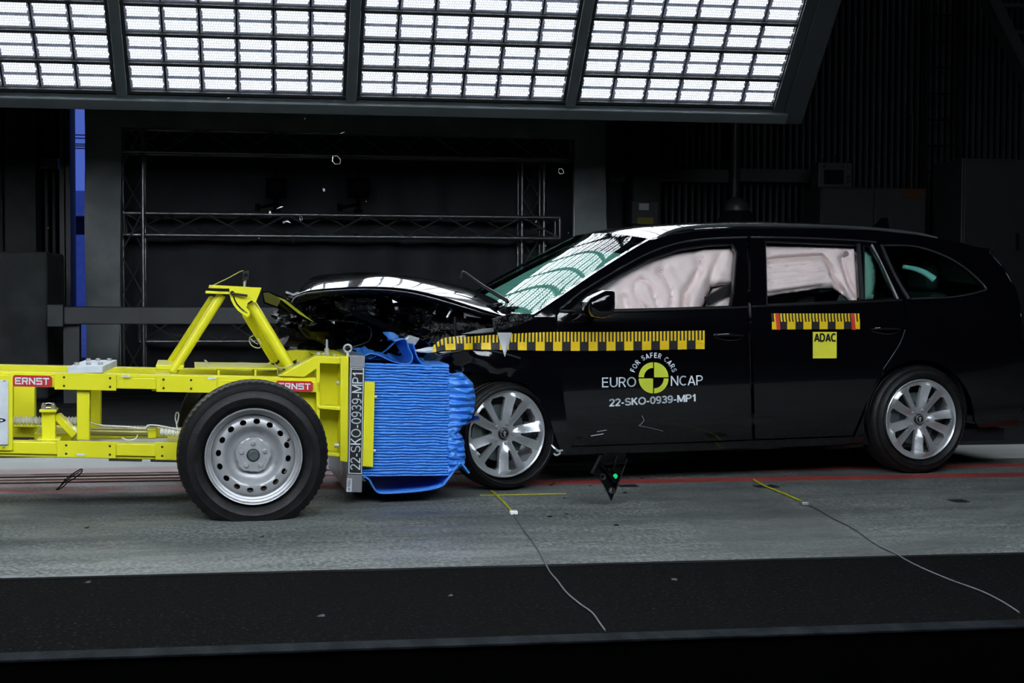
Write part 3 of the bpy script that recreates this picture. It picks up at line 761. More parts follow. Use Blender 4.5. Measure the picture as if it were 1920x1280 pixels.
# ================================================================ LED LAMP GANTRIES
def gantry(yg, sgn, label, near):
    """lamp bank: bottom edge at y=yg, leaning by 45 degrees over the lane (sgn -1 leans towards -y)"""
    z0 = W0.L(440, 176, 13.0).z
    xs = [W0.L(p, 185, 13.0).x for p in (243, 1083)]
    pitch = (xs[1]-xs[0])/2; pw = W0.L(645, 178, 13.0).x - xs[0]
    cw = pw/6; ch = cw*0.985; rowsn = 8
    e = Vector((0, sgn*math.cos(R(45)), math.sin(R(45))))       # up the slope
    nrm = Vector((0, sgn*math.sin(R(45)), -math.cos(R(45))))    # facing direction (down to the lane)
    fr = Frame((0, yg, 0))
    X0 = xs[0] - 2*pitch; X1 = xs[0] + 3*pitch
    # supporting frame
    g = empty('lamp_gantry', fr, label, 'gantry')
    zb = Vector((0, 0, z0))
    def pt(x, s, d=0.0): return Vector((x, 0, 0)) + zb + e*s + nrm*d
    H = rowsn*ch
    mb = MB(); mb.obox(pt((X0+X1)/2+0.0, -0.10, -0.07), ((X1-X0)/2+0.02, 0, 0), e*0.055, nrm*0.13); mb.build('bottom_beam', GANTRY, g, bevel=.01)
    mb = MB(); mb.obox(pt((X0+X1)/2, H+0.10, -0.07), ((X1-X0)/2, 0, 0), e*0.055, nrm*0.13); mb.build('top_beam', GANTRY, g, bevel=.01)
    for k in range(1, 5):
        x = X0 + k*pitch - (pitch-pw)/2
        mb = MB(); mb.obox(pt(x, H/2, -0.02), ((pitch-pw)/2*0.72, 0, 0), e*(H/2+.04), nrm*0.05); mb.build('divider', GANTRY, g, bevel=.006)
    for (x, wd) in ((X1 - (pitch-pw) + 0.05, 0.05),):
        mb = MB(); mb.obox(pt(x, H/2, -0.02), (wd, 0, 0), e*(H/2+.16), nrm*0.05); mb.build('side_frame', GANTS, g, bevel=.006)
    mb = MB(); mb.obox(pt(X1-(pitch-pw)+0.20, H/2-0.02, -0.10), (0.10, 0, 0), e*(H/2+.15), nrm*0.14); mb.build('side_box', GANTS, g, bevel=.012)
    mb = MB(); mb.obox(pt((X0+X1)/2, H/2, -0.16), ((X1-X0)/2, 0, 0), e*(H/2), nrm*0.02); mb.build('back_plate', GANTD, g)
    for x in (X0+.5, X1-1.0):
        p = pt(x, H*0.8, -0.2)
        mb = MB(); mb.tube([p, (p.x, p.y, ZT)], .05, 10); mb.build('suspension_rod', GANTD, g)
    # lamp panels
    first = None
    names = {False: ['leftmost lamp panel of the far gantry, outside or barely inside the picture', 'lamp panel of the far gantry, cut by the left picture edge', 'lamp panel of the far gantry above the yellow A-frame', 'lamp panel of the far gantry above the crumpled bonnet', 'lamp panel of the far gantry above the windscreen, at its right end'],
             True: [q + ' LED panel of the near gantry above the camera side' for q in ('leftmost', 'second from left', 'middle', 'second from right', 'rightmost')]}[near]
    for k in range(5):
        ox = X0 + k*pitch
        if first is None:
            root = bpy.data.objects.new('led_light_panel', None); C.objects.link(root); root.empty_display_size = .1
            # dark tray and bars
            B0 = lambda x, s, d=0.0: Vector((x, 0, 0)) + e*s + nrm*d
            mb = MB(); mb.obox(B0(pw/2, H/2, -0.08), (pw/2, 0, 0), e*(H/2+.01), nrm*0.01); mb.build('tray', GANTD, root)
            mb = MB()
            for i in range(rowsn+1): mb.obox(B0(pw/2, i*ch, -.02), (pw/2+.02, 0, 0), e*.014, nrm*.035)
            for i in (0, 6): mb.obox(B0(i*cw, H/2, -.02), (.012, 0, 0), e*(H/2), nrm*.03)
            mb.build('grille', GANTD, root)
            mod = None
            for i in range(rowsn):
                for j in range(6):
                    if mod is None:
                        mb = MB(); x0 = -cw/2
                        mb.obox((0,0,0), (cw*.475, 0, 0), e*(ch*.45), nrm*.012)
                        mod = mb.build('led_module', HOUSING, root, bevel=0)
                        for s_ in (-.215, .215):
                            c = e*(ch*s_) + nrm*.0145
                            hx = Vector((cw*.415, 0, 0)); hy = e*(ch*.165); sk = Vector((cw*.03, 0, 0))
                            rows_ = 8
                            vs = []; fs = []; uvs = []
                            for q in range(5):
                                off = sk*(0.8 if q in (1, 2) else 0)
                                yy = hy*(-1 + 2*q/4)
                                vs += [c-hx+yy+off, c+hx+yy+off]
                            for q in range(4): fs.append((2*q, 2*q+1, 2*q+3, 2*q+2))
                            me = bpy.data.meshes.new('led_strip'); me.from_pydata(vs, [], fs); me.update(); me.materials.append(LEDM_NEAR if near else LEDM_FAR)
                            uvl = me.uv_layers.new(name='UVMap')
                            for p in me.polygons:
                                for li in p.loop_indices:
                                    vi = me.loops[li].vertex_index
                                    uvl.data[li].uv = ((vi % 2)*12, (vi//2))
                            # face towards the lane
                            if me.polygons[0].normal.dot(nrm) < 0: me.flip_normals()
                            so = bpy.data.objects.new('led_strip', me); C.objects.link(so); so.parent = mod
                            mm = so
                        mo = mod
                    else: mo = copy_tree(mod, root)
                    mo.location = B0((j+.5)*cw, (i+.5)*ch, -.03)
            first = root
        else: root = copy_tree(first)
        root.location = (ox, yg, z0)
        tag(root, names[k], 'light panel', 'LED panels of the far gantry' if not near else 'LED panels of the near gantry')
gantry(13.0, -1, 'grey steel gantry beam and frame holding the lit LED panels behind the car', False)
gantry(2.6, 1, 'grey steel gantry holding lit LED panels above the camera side of the lane', True)

# ================================================================ WHEELS
def tyre_mb(r, rim, wd, tread=0.012, flat=None, c=(0,0,0), lugs=72, seg=144, bulge=0.014):
    """wheel axis along local y, outer face towards -y"""
    mb = MB(); h = wd/2; R0 = r
    prof = [(rim+0.004, -h*0.72), (rim+0.012, -h*0.86), (rim+(R0-rim)*.35, -h-bulge), (rim+(R0-rim)*.42, -h-bulge-.003), (rim+(R0-rim)*.46, -h-bulge+.001), (rim+(R0-rim)*.66, -h-bulge*.6), (rim+(R0-rim)*.68, -h-bulge*.6-.003), (rim+(R0-rim)*.72, -h-bulge*.4), (R0-.022, -h*.93), (R0-.010, -h*.86), (R0-.002, -h*.72),
            (R0, -h*.5), (R0-.008, -h*.47), (R0-.008, -h*.43), (R0, -h*.40), (R0+.001, -h*.06), (R0-.008, -h*.03), (R0-.008, h*.03), (R0+.001, h*.06), (R0, h*.4), (R0-.008, h*.43), (R0-.008, h*.47), (R0, h*.5), (R0-.002, h*.72), (R0-.022, h*.93),
            (rim+(R0-rim)*.5, h+bulge), (rim+.01, h*.86), (rim+.004, h*.72), (rim-.01, 0)]
    def fn(rr, y, k, i):
        if 8 <= i <= 11 or 14 <= i <= 15:
            if k % 2 == 0: return rr - tread*(0.5 if i in (8, 9, 10) else 0.4)
        return rr
    mb.lathe(prof, (0,0,0), seg, fn=fn, closed=True)
    for i, p in enumerate(mb.v):
        x, y, z = p
        x += c[0]; z += c[2]; y += c[1]
        if flat is not None and z < flat:
            z = flat + (z-flat)*0.02; 
        if flat is not None and z < flat + .1:
            k = 1 - (z-flat)/.1; y = c[1] + (y-c[1])*(1+.10*k)
        mb.v[i] = (x, y, z)
    return mb
def bolts(parent, n, r, y, size, a0=0, seg=10):
    for k in range(n):
        a = a0 + 2*PI*k/n; c = (r*math.cos(a), 0, r*math.sin(a)); mb = MB()
        mb.lathe([(0, y-size*.7), (size*.7, y-size*.7), (size, y-size*.35), (size*1.15, y+.004)], c, seg); mb.build('wheel_bolt', ZINC, parent)
def annulus_holes(mb, r0, r1, holes, prof, sp=.012, m=None, thick=.006, seg=64):
    outer = [(r1*math.cos(2*PI*k/seg), r1*math.sin(2*PI*k/seg)) for k in range(seg)]
    inner = [(r0*math.cos(2*PI*k/32), r0*math.sin(2*PI*k/32)) for k in range(32)]
    def mf(x, z, off): return (x, prof(x, z)+off, z)
    panel(mb, outer, mf, [inner]+holes, sp=sp, thick=thick, m=m)

def steel_wheel(parent, c, a0=0.12, name='wheel', mirror=False):
    wh = node(name, parent, c, PI if mirror else 0)
    tyre_mb(.348, .215, .20, c=(0, .10, 0), flat=-c[2]+.002).build('tyre', RUB, wh)
    mb = MB()
    mb.lathe([(.2205, .002), (.2235, -.006), (.2215, -.012), (.2165, -.010), (.213, .000), (.2125, .012), (.2035, .016), (.202, .030), (.1935, .034), (.190, .052), (.190, .16), (.2205, .2)], (0,0,0), 96)
    def prof(x, z):
        r = math.hypot(x, z)
        return smooth_lerp([(.0, .06), (.062, .060), (.070, .066), (.078, .075), (.105, .066), (.122, .050), (.135, .030), (.145, .026), (.175, .034), (.192, .050)], r)
    holes = []
    for k in range(16):
        a = a0 + 2*PI*(k+.5)/16
        cx, cz = .160*math.cos(a), .160*math.sin(a)
        holes.append([(cx + .0125*math.cos(t)*math.cos(a) - .0155*math.sin(t)*math.sin(a), cz + .0125*math.cos(t)*math.sin(a) + .0155*math.sin(t)*math.cos(a)) for t in [2*PI*q/12 for q in range(12)]])
    annulus_holes(mb, .028, .191, holes, prof, sp=.0105, seg=96)
    mb.build('rim', STEEL, wh)
    mb = MB()
    def pf(x, z): return .056
    lobes = [(.078*(1+.045*math.cos(5*t-1.2)+.02*math.cos(15*t))*math.cos(t), .078*(1+.045*math.cos(5*t-1.2)+.02*math.cos(15*t))*math.sin(t)) for t in [2*PI*q/80 for q in range(80)]]
    inner = [(.031*math.cos(2*PI*k/24), .031*math.sin(2*PI*k/24)) for k in range(24)]
    panel(mb, lobes, lambda x, z, off: (x, .052 - .006*math.cos(min(1, math.hypot(x,z)/.084)*1.5) + off, z), [inner], sp=.008, thick=.012)
    mb.build('hub_plate', ZINC, wh)
    bolts(wh, 5, .056, .046, .0105, a0=PI/2+.02, seg=10)
    mb = MB(); mb.lathe([(0, .040), (.020, .038), (.026, .044), (.030, .060), (.031, .08)], (0,0,0), 24); mb.build('hub', DISC, wh)
    mb = MB(); mb.lathe([(0, .11), (.17, .11), (.17, .13), (0, .13)], (0,0,0), 40); mb.build('brake_drum', BLACKTRIM, wh)
    mb = MB(); a = .42; mb.tube([(.182*math.cos(a), .03, .182*math.sin(a)), (.172*math.cos(a), .005, .172*math.sin(a))], .005, 8); mb.build('valve', TEXTK, wh)
    return wh

def alloy_wheel(parent, c, rz=0, rot=0.0, tyre_kw=None, mirror=False):
    wh = node('wheel', parent, c, rz + (PI if mirror else 0))
    kw = dict(r=.317, rim=.226, wd=.205, tread=.006, lugs=80, seg=160, flat=-c[2]+.002, c=(0, .1, 0)); kw.update(tyre_kw or {})
    tyre_mb(**kw).build('tyre', RUB, wh)
    mb = MB()
    RR = .2325
    mb.lathe([(RR, .004), (RR+.001, -.004), (RR-.003, -.007), (RR-.010, -.001), (RR-.016, .012), (RR-.019, .045), (.205, .07), (.200, .17), (RR, .2)], (0,0,0), 96)
    holes = []
    def P(r, a): return (r*RR*math.cos(a), r*RR*math.sin(a))
    for k in range(5):
        a = rot + 2*PI*k/5
        # slim slot inside a spoke pair
        holes.append([P(.40, a-R(2)), P(.62, a-R(6.5)), P(.82, a-R(8.5)), P(.86, a-R(2)), P(.86, a+R(6.5)), P(.62, a+R(6)), P(.40, a+R(3))])
        # wide opening between pairs
        b = a + PI/5
        holes.append([P(.30, b-R(5)), P(.55, b-R(11.5)), P(.82, b-R(14.5)), P(.86, b-R(8)), P(.86, b+R(8)), P(.80, b+R(12.5)), P(.55, b+R(11)), P(.30, b+R(6))])
    def prof(x, z):
        r = math.hypot(x, z)/RR; a = (math.atan2(z, x) - rot) % (2*PI/5)
        base = smooth_lerp([(0, .030), (.22, .026), (.34, .024), (.6, .020), (.85, .012), (1.0, .004)], r)
        deg = math.degrees(a); deg = min(deg, 72-deg)      # mirror about the slim slot
        t = max(0.0, min(1.0, (deg-6.5)/16.0))
        base -= 0.024*(1-t)*min(1, max(0, (r-.20)/.25))*min(1, max(0, (1.0-r)/.13))
        return base
    mb2 = MB()
    annulus_holes(mb2, .030, RR-.004, holes, prof, sp=.0072, thick=.022, seg=110)
    mb.add(mb2.v, mb2.f)
    mb.build('rim', ALLOY, wh, smooth=16)
    bolts(wh, 5, .056, .020, .010, a0=rot, seg=6)
    mb = MB(); mb.lathe([(0, .008), (.022, .009), (.030, .014), (.031, .03)], (0,0,0), 28); mb.build('centre_cap', BLACKTRIM, wh)
    mb = MB()      # winged-arrow badge as small relief
    mb.lathe([(.0225, .0068), (.0245, .0068), (.0245, .010), (.0225, .010)], (0,0,0), 28, closed=True)
    mb.prism([(-.004, .0065, -.015), (.003, .0065, -.015), (.004, .0065, .002), (.012, .0065, .010), (.003, .0065, .008), (-.001, .0065, .016), (-.005, .0065, .006), (-.012, .0065, .010), (-.006, .0065, -.002)], .004)
    mb.build('badge', ZINC, wh)
    mb = MB(); mb.lathe([(.06, .075), (.150, .075), (.152, .08), (.152, .10), (.06, .10)], (0,0,0), 48); mb.lathe([(0, .05), (.07, .05), (.075, .09)], (0,0,0), 30); mb.build('brake_disc', DISC, wh)
    mb = MB()
    mb.prism([(-.17, .055, -.05), (-.11, .055, -.06), (-.10, .055, .06), (-.16, .055, .07), (-.175, .055, .0)], .06); mb.build('brake_caliper', DISC, wh, bevel=.006)
    mb = MB(); a = rot - 1.25; mb.tube([(.19*math.cos(a), .03, .19*math.sin(a)), (.178*math.cos(a), .004, .178*math.sin(a))], .004, 8); mb.build('valve', TEXTK, wh)
    return wh

# ================================================================ THE TROLLEY
tr = empty('barrier_trolley', T, 'bright yellow steel crash trolley carrying the blue honeycomb barrier', 'trolley')
SL = 0.020
def tl(px, py, v): return T.L(px, py, v)
def qbox(x0, y0, x1, y1, v0, dv, mb, m=None, sl=SL):      # y given at x=0; follows the trolley's slight pitch
    mb.prism([tl(x0, y0+sl*x0, v0), tl(x1, y0+sl*x1, v0), tl(x1, y1+sl*x1, v0), tl(x0, y1+sl*x0, v0)], dv, m)
def poly(mb, pts, v0, dv, m=None): mb.prism([tl(x, y, v0) for x, y in pts], dv, m)
def tp(name, mb, mt=YEL, bevel=.004, parent=None): return mb.build(name, mt, parent or tr, bevel=bevel)
VN = .42; VF = 1.24
# upper and lower near rails
mb = MB(); qbox(-330, 703, 600, 724, VN, .09, mb); qbox(-330, 696, 600, 703, VN+.012, .07, mb); tp('upper_rail', mb)
mb = MB(); qbox(-330, 827, 345, 850, VN, .09, mb); qbox(-330, 850, 345, 855.5, VN+.012, .07, mb); tp('lower_rail', mb)
mb = MB(); qbox(-330, 684, 600, 705, VF, .09, mb); tp('upper_rail', mb)
mb = MB(); qbox(-330, 797, 420, 819, VF, .09, mb); tp('lower_rail', mb)
for (x0, x1, y0, y1) in ((102, 218, 696.5, 728), (293, 406.6, 697, 728.5), (107, 217, 824, 855), (291, 400, 823, 856)):
    mb = MB(); qbox(x0, y0, x1, y1, VN-.014, .014, mb); qq = tp('joint_plate', mb, bevel=.002)
    mb = MB(); w_ = x1-x0
    for fx in ((.155, .90) if x0 < 250 else (.12, .575)):
        for fy in (.26, .77):
            p = tl(x0+w_*fx, y0+(y1-y0)*fy+SL*(x0+w_*fx), VN-.014)
            mb.lathe([(0, -.0015), (.0055, -.0015), (.0055, .001)], p, 12)
    mb.build('bolt_holes', TEXTK, qq)
# cross members and posts
mb = MB(); qbox(144, 726, 168, 822, VN+.01, .09, mb); tp('post', mb)
mb = MB(); qbox(170, 705, 189, 800, VF-.08, .09, mb); tp('post', mb)
mb = MB(); qbox(25, 705, 65, 800, VF-.08, .09, mb); tp('post', mb)
mb = MB(); qbox(64, 810, 134, 824, VN+.25, .3, mb); tp('cross_member', mb)
for px in (-60, 130, 300, 560):
    a = tl(px, 715+SL*px, VN+.09); mb = MB(); mb.box((a.x-.04, VN+.09, a.z-.03), (a.x+.04, VF, a.z+.02)); tp('cross_member', mb)
for px in (-60, 110, 330):
    a = tl(px, 842+SL*px, VN+.09); mb = MB(); mb.box((a.x-.05, VN+.09, a.z-.03), (a.x+.05, VF, a.z+.02)); tp('cross_member', mb)
# bottom tray and its perforated underside strips
mb = MB(); a = tl(25, 845, VN+.1); b = tl(420, 850, VN+.1); mb.box((a.x, VN+.1, a.z-.03), (b.x, VF, a.z-.018)); tp('floor_tray', mb, ALU, .002)
for (x0, x1) in ((204, 266), (282, 338)):
    mb = MB(); qbox(x0, 855, x1, 860, VN+.05, .25, mb); tp('perforated_strip', mb, ALU, .001)
# left end panel frame with white plate and partial lettering
mb = MB(); poly(mb, [(-330, 697), (24, 703), (24, 845), (-330, 838)], VN-.012, .02); pf = tp('side_frame', mb)
mb = MB(); poly(mb, [(-320, 706), (15.5, 713), (15.5, 834), (-320, 827)], VN-.022, .010); wp = tp('white_plate', mb, WHITE, .003)
mb = MB(); text_px(mb, 'EURO NCAP', (-206, 795), (10.5, 796), (-206, 783), lambda x, y, o: tl(x, y, VN-.024), TEXTK); mb.build('lettering', None, wp)
for (px, py) in ((8, 713.5), (7, 837)):
    mb = MB(); mb.lathe([(0, -.004), (.005, -.003), (.006, 0)], tl(px, py, VN-.0225), 10); mb.build('screw', ZINC, pf)
# maker's plates
def maker(x0, y0, x1, y1, tx0, tx1, v, sl=SL):
    mb = MB(); c = 3.5
    poly(mb, [(x0+c, y0), (x1-c, y0+sl*(x1-x0)), (x1, y0+c+sl*(x1-x0)), (x1, y1-c+sl*(x1-x0)), (x1-c, y1+sl*(x1-x0)), (x0+c, y1), (x0, y1-c), (x0, y0+c)], v, .006)
    q = tp('maker_plate', mb, REDP, 0); q['label'] = 'red plate with white maker lettering'
    mb = MB(); text_px(mb, 'ERNST', (tx0, y1-4+sl*4), (tx1, y1-4+sl*(tx1-x0)), (tx0, y0+4+sl*4), lambda x, y, o: tl(x, y, v-.0015), TEXTW, block=True)
    mb.build('lettering', None, q)
maker(24, 703, 97.5, 724, 28, 92, VN-.008)
maker(517, 713.5, 587, 733, 522, 582, VN-.014)
# small inventory stickers
for (px, py) in ((236, 704.5), (397, 709), (151, 852)):
    mb = MB(); poly(mb, [(px-7.5, py-2), (px+8, py-1.7), (px+8, py+2.3), (px-7.5, py+2)], VN-.017, .002); q = tp('inventory_sticker', mb, WHITE, 0)
# white mounting plate on top
mb = MB(); a = tl(128, 686, VN+.02); b = tl(193, 687, VN+.02); z = a.z
mb.add([(a.x, VN-.01, z-.033), (b.x, VN-.01, z-.033), (b.x+.04, VN+.58, z-.033), (a.x+.04, VN+.58, z-.033), (a.x, VN-.01, z), (b.x, VN-.01, z), (b.x+.04, VN+.58, z), (a.x+.04, VN+.58, z)], [(0,3,2,1),(4,5,6,7),(0,1,5,4),(1,2,6,5),(2,3,7,6),(3,0,4,7)])
wpl = tp('mounting_plate', mb, WHITE, .003)
for i, (fx, v) in enumerate(((.15, .12), (.5, .12), (.85, .12), (.2, .5), (.5, .5), (.85, .5))):
    mb = MB(); c = Vector((a.x+(b.x-a.x)*fx+v*.06, VN+v, z)); mb.tube([c, c+Vector((0,0,.012))], .012, 6); mb.build('bolt', ZINC, wpl)
# stub post with chrome bolts, brace
mb = MB(); c = tl(92, 800, VN+.16)
zt = tl(92, 771, VN+.16).z; zb_ = tl(92, 828, VN+.16).z
mb.box((c.x-.032, VN+.13, zb_), (c.x+.032, VN+.19, zt)); mb.box((c.x-.055, VN+.11, zb_), (c.x+.055, VN+.21, zb_+.02)); st = tp('stub_post', mb)
mb = MB(); mb.box((c.x-.04, VN+.1, zt), (c.x+.04, VN+.22, zt+.014)); mb.build('cap_plate', YEL, st, bevel=.003)
mb = MB(); mb.lathe([(0, 0), (.001, 0)], (0,0,0), 3) if False else mb.ball((c.x, VN+.16, zt+.014), .036, seg=20, sc=(1, 1, .8)); mb.build('chrome_dome', pm('chrome', (.7, .72, .74), .12, .95), st)
for (dx, dy) in ((-.022, -.028), (.022, -.028)):
    mb = MB(); mb.tube([(c.x+dx, VN+.16+dy, zt+.014), (c.x+dx, VN+.16+dy, zt+.032)], .012, 6); mb.ball((c.x+dx, VN+.16+dy, zt+.034), .0105, seg=10); mb.build('bolt', ZINC, st)
mb = MB(); a = tl(107, 778, VN+.16); b = tl(143, 816, VN+.12); mb.beam(a, b, .04, .035); tp('brace', mb)
# corrugated white hoses and cylinder
def hose(p0, p1, r, n, parent, name='corrugated_hose'):
    mb = MB(); pts = []; rs = []
    p0, p1 = Vector(p0), Vector(p1)
    for k in range(n*4+1):
        pts.append(p0+(p1-p0)*k/(n*4)); rs.append(r if (k//2) % 2 else r*.72)
    mb.tube(pts, rs, 16); o = mb.build(name, WHITEP, parent, smooth=30); o['label'] = 'white corrugated hose'
hose(tl(-60, 788, .62), tl(150, 789, .62), .022, 34, tr)
hose(tl(188, 801, .95), tl(280, 803, .95), .014, 22, tr)
hose(tl(300, 809, .62), tl(400, 812, .62), .022, 14, tr)
mb = MB(); mb.tube([tl(170, 809, .70), tl(287, 811, .70)], .019, 16); tp('damper_cylinder', mb, pm('dull_brass', (.45, .42, .14), .4, .5), 0)
mb = MB(); mb.box(tl(277, 822, .64), tl(294, 800, .76)); tp('damper_bracket', mb, YEL)
mb = MB(); mb.tube(spline([tl(170, 792, .6), tl(190, 797, .6), tl(240, 800, .6), tl(270, 803, .6), tl(278, 797, .6), tl(300, 798, .6), tl(335, 805, .6), tl(345, 808, .6)], 6), .004, 6); tp('thin_cable', mb, WHITEP, 0)
mb = MB(); mb.tube(spline([tl(332, 806, .6), tl(331, 795, .6), tl(328.5, 783, .6), tl(331, 773, .6), tl(335, 776, .6), tl(334, 786, .6), tl(331, 795, .6)], 6), .0032, 6); tp('cable_loop', mb, WHITEP, 0)
mb = MB(); mb.tube(spline([tl(228, 820, .6), tl(240, 825, .6), tl(254, 822, .6), tl(258, 815, .6)], 6), .0032, 6); tp('cable_loop', mb, WHITEP, 0)
# A-frame: two tube legs and the far pair
VA = .62
mb = MB(); mb.tube([tl(323, 698, VA), tl(416, 552, VA)], .0235, 24); tp('mast_leg', mb)
mb = MB(); mb.tube([tl(548, 696, VA), tl(470, 568, VA)], .0275, 24); tp('mast_leg', mb)
mb = MB(); mb.tube([tl(314, 688, VA+.42), tl(398, 560, VA+.06)], .020, 24); tp('mast_leg', mb)
mb = MB(); mb.tube([tl(524, 690, VA+.42), tl(462, 588, VA+.06)], .024, 24); tp('mast_leg', mb)
mb = MB(); poly(mb, [(292, 684), (345, 685), (345, 694), (292, 693)], VA-.02, .5); tp('mast_foot_plate', mb)
# head bracket
mb = MB(); poly(mb, [(393, 534), (470, 538), (470, 542.5), (391, 540)], VA-.06, .16); tp('head_plate', mb, bevel=.002)
mb = MB(); poly(mb, [(386, 545), (430, 547), (430, 551.5), (385, 550)], VA-.06, .16); tp('head_plate', mb, bevel=.002)
arc_o = [(430, 537), (490.5, 539), (486, 551), (479, 567.5), (471, 563), (464.5, 568), (462, 576), (468.5, 584), (468, 590), (464, 594), (455, 589), (446, 582), (438, 572), (433, 562), (430.5, 552)]
slot = [(436.5, 556), (439, 563), (443, 571), (450, 579), (457, 585), (463.5, 588), (464.5, 585.5), (458, 581.5), (451.5, 576), (445, 568.5), (441, 561), (439, 555)]
mb = MB(); panel(mb, arc_o, lambda x, y, o: tl(x, y, VA-.07) + Vector((0, o, 0)), [slot], sp=6, thick=.012); tp('slotted_arm', mb, bevel=0)
mb = MB(); mb.tube([tl(435, 550, VA-.085), tl(464, 554, VA-.095)], .006, 10); mb.lathe([(0, -.02), (.010, -.02), (.012, .012)], tl(435.5, 549, VA-.07), 12); tp('clamp_lever', mb, BLACKTRIM, 0)
mb = MB(); poly(mb, [(470, 538.5), (489, 540.5), (480, 563), (472, 560)], VA-.05, .12); tp('head_block', mb)
# black tape on the leg
mb = MB(); a, b = tl(537, 679, VA), tl(534, 674, VA); 
a1, b1 = tl(524, 690, VA+.42), tl(462, 588, VA+.06); k0 = a1+(b1-a1)*.13; k1 = a1+(b1-a1)*.17
mb.tube([k0, k1], .0245, 24); tp('black_tape_band', mb, TAPEK, 0)
# plate along the top of the trolley
mb = MB(); poly(mb, [(365, 688), (520, 690), (520, 693), (365, 691)], VN+.22, .5); tp('deck_plate', mb, bevel=.001)
for px in (410, 479):
    mb = MB(); poly(mb, [(px-2, 693), (px+2, 693), (px+2, 706), (px-2, 706)], VN+.22, .3); tp('gusset', mb, bevel=.001)
# front head frame
mb = MB(); poly(mb, [(596, 667), (642, 669), (642, 683), (596, 681)], VN-.0, .11); tp('top_flange', mb)
mb = MB(); poly(mb, [(596, 760), (642, 762), (642, 770), (596, 766)], VN-.01, .16); tp('shelf', mb)
mb = MB(); poly(mb, [(600, 846), (640, 850), (640, 857), (614, 855)], VN-.01, .16); tp('shelf', mb)
mb = MB(); poly(mb, [(594, 667), (642, 669), (642, 856), (612, 852), (594, 800)], VN+.12, .012); tp('web_plate', mb)
mb = MB(); poly(mb, [(540, 735), (596, 736), (596, 830), (560, 830)], VN+.06, .10); tp('side_member', mb)
mb = MB(); poly(mb, [(593, 667), (600, 667), (600, 812), (593, 800)], VN-.0, .12); tp('post', mb)
mb = MB(); poly(mb, [(639, 667), (654, 668), (652, 867), (637, 864)], VN-.02, 1.04); hp = tp('head_plate', mb)
mb = MB(); poly(mb, [(522, 705), (592, 667), (596, 667), (596, 690), (571, 707)], VN+.0, .10); tp('diagonal_brace', mb)
mb = MB(); poly(mb, [(492, 690), (540, 658), (560, 656), (560, 672), (520, 692)], VF-.1, .10); tp('diagonal_brace', mb)
mb = MB(); poly(mb, [(556, 656), (640, 660), (640, 690), (556, 686)], VF-.1, .10); tp('top_flange', mb)
mb = MB(); poly(mb, [(596, 667), (642, 669), (642, 672), (596, 670)], VN+.11, .62); tp('top_cover', mb)
for (px, py) in ((638.5, 718), (634.5, 835)):
    mb = MB(); c = tl(px, py, VN+.05); mb.tube([c, c+Vector((-.02, 0, 0))], .012, 6); mb.tube([c+Vector((.005,0,0)), c+Vector((-.005, 0, 0))], .017, 12); mb.build('bolt', ZINC, hp)
for (px, py, v) in ((597, 664, VN+.2), (606, 665, VN+.35), (627, 667, VN+.1), (614, 663, VN+.3)):
    mb = MB(); c = tl(px, py+4, v); mb.tube([c, c+Vector((0, 0, .022))], .011, 6); mb.build('bolt', ZINC, tr)
mb = MB(); c = tl(613, 664, VN+.2); mb.tube([c, c+Vector((0, 0, .03))], .013, 6); mb.tube([c+Vector((0,0,.03)), c+Vector((0, 0, .075))], [.007, .005], 8); tp('threaded_stud', mb, ZINC, 0)
# wire tied round the leg
mb = MB(); c = tl(520, 688, VA+.2); pts = [tl(515, 681, .55), tl(520, 688, .55), tl(530, 690, .55), tl(545, 686, .55), tl(560, 680, .6), tl(583, 673, .62)]
mb.tube(spline(pts, 5), .0028, 6); mb.tube(spline([tl(521, 688, .55), tl(520, 695, .55), tl(521, 702, .55)], 4), .0025, 6); tp('tie_wire', mb, ZINC, 0)
# wheels
wc = T.L(478, 856, 0)
steel_wheel(tr, (wc.x - .005, 0.012, wc.z), a0=.1)
steel_wheel(tr, (wc.x - .005, 1.78, wc.z), a0=.3, mirror=True)
mb = MB(); mb.tube([(wc.x, .13, wc.z), (wc.x, 1.67, wc.z)], .035, 16); tp('axle', mb, GANTD, 0)
# small action camera with cable on the mast
ac = empty('action_camera', T, 'small black action camera on top of the yellow mast', 'camera', off=tuple(tl(459, 537, VA)))
off = tl(459, 537, VA)
def sub(p): return Vector(p) - off
mb = MB(); mb.box(sub(tl(455, 525, VA-.02)), sub(tl(467, 508, VA-.02)) + Vector((0, .04, 0))); mb.build('camera_body', BLACKTRIM, ac, bevel=.004)
mb = MB(); mb.tube([sub(tl(458, 537, VA)), sub(tl(460, 525, VA))], .006, 8); mb.ball(sub(tl(458, 530, VA-.005)), .006); mb.build('mount', ZINC, ac)
mb = MB(); mb.lathe([(0, -.006), (.008, -.006), (.010, 0)], sub(tl(461, 515, VA-.02)), 14); mb.build('lens', SCREEN, ac)
mb = MB(); mb.tube([tl(397, 536, VA), tl(430, 520, VA), tl(449, 509.5, VA), tl(456, 507, VA)], .003, 6)
tag(mb.build('camera_strap', pm('olive_strap', (.40, .40, .10), .5), frame=T), 'thin olive strap running from the small camera down to the mast head', 'strap')

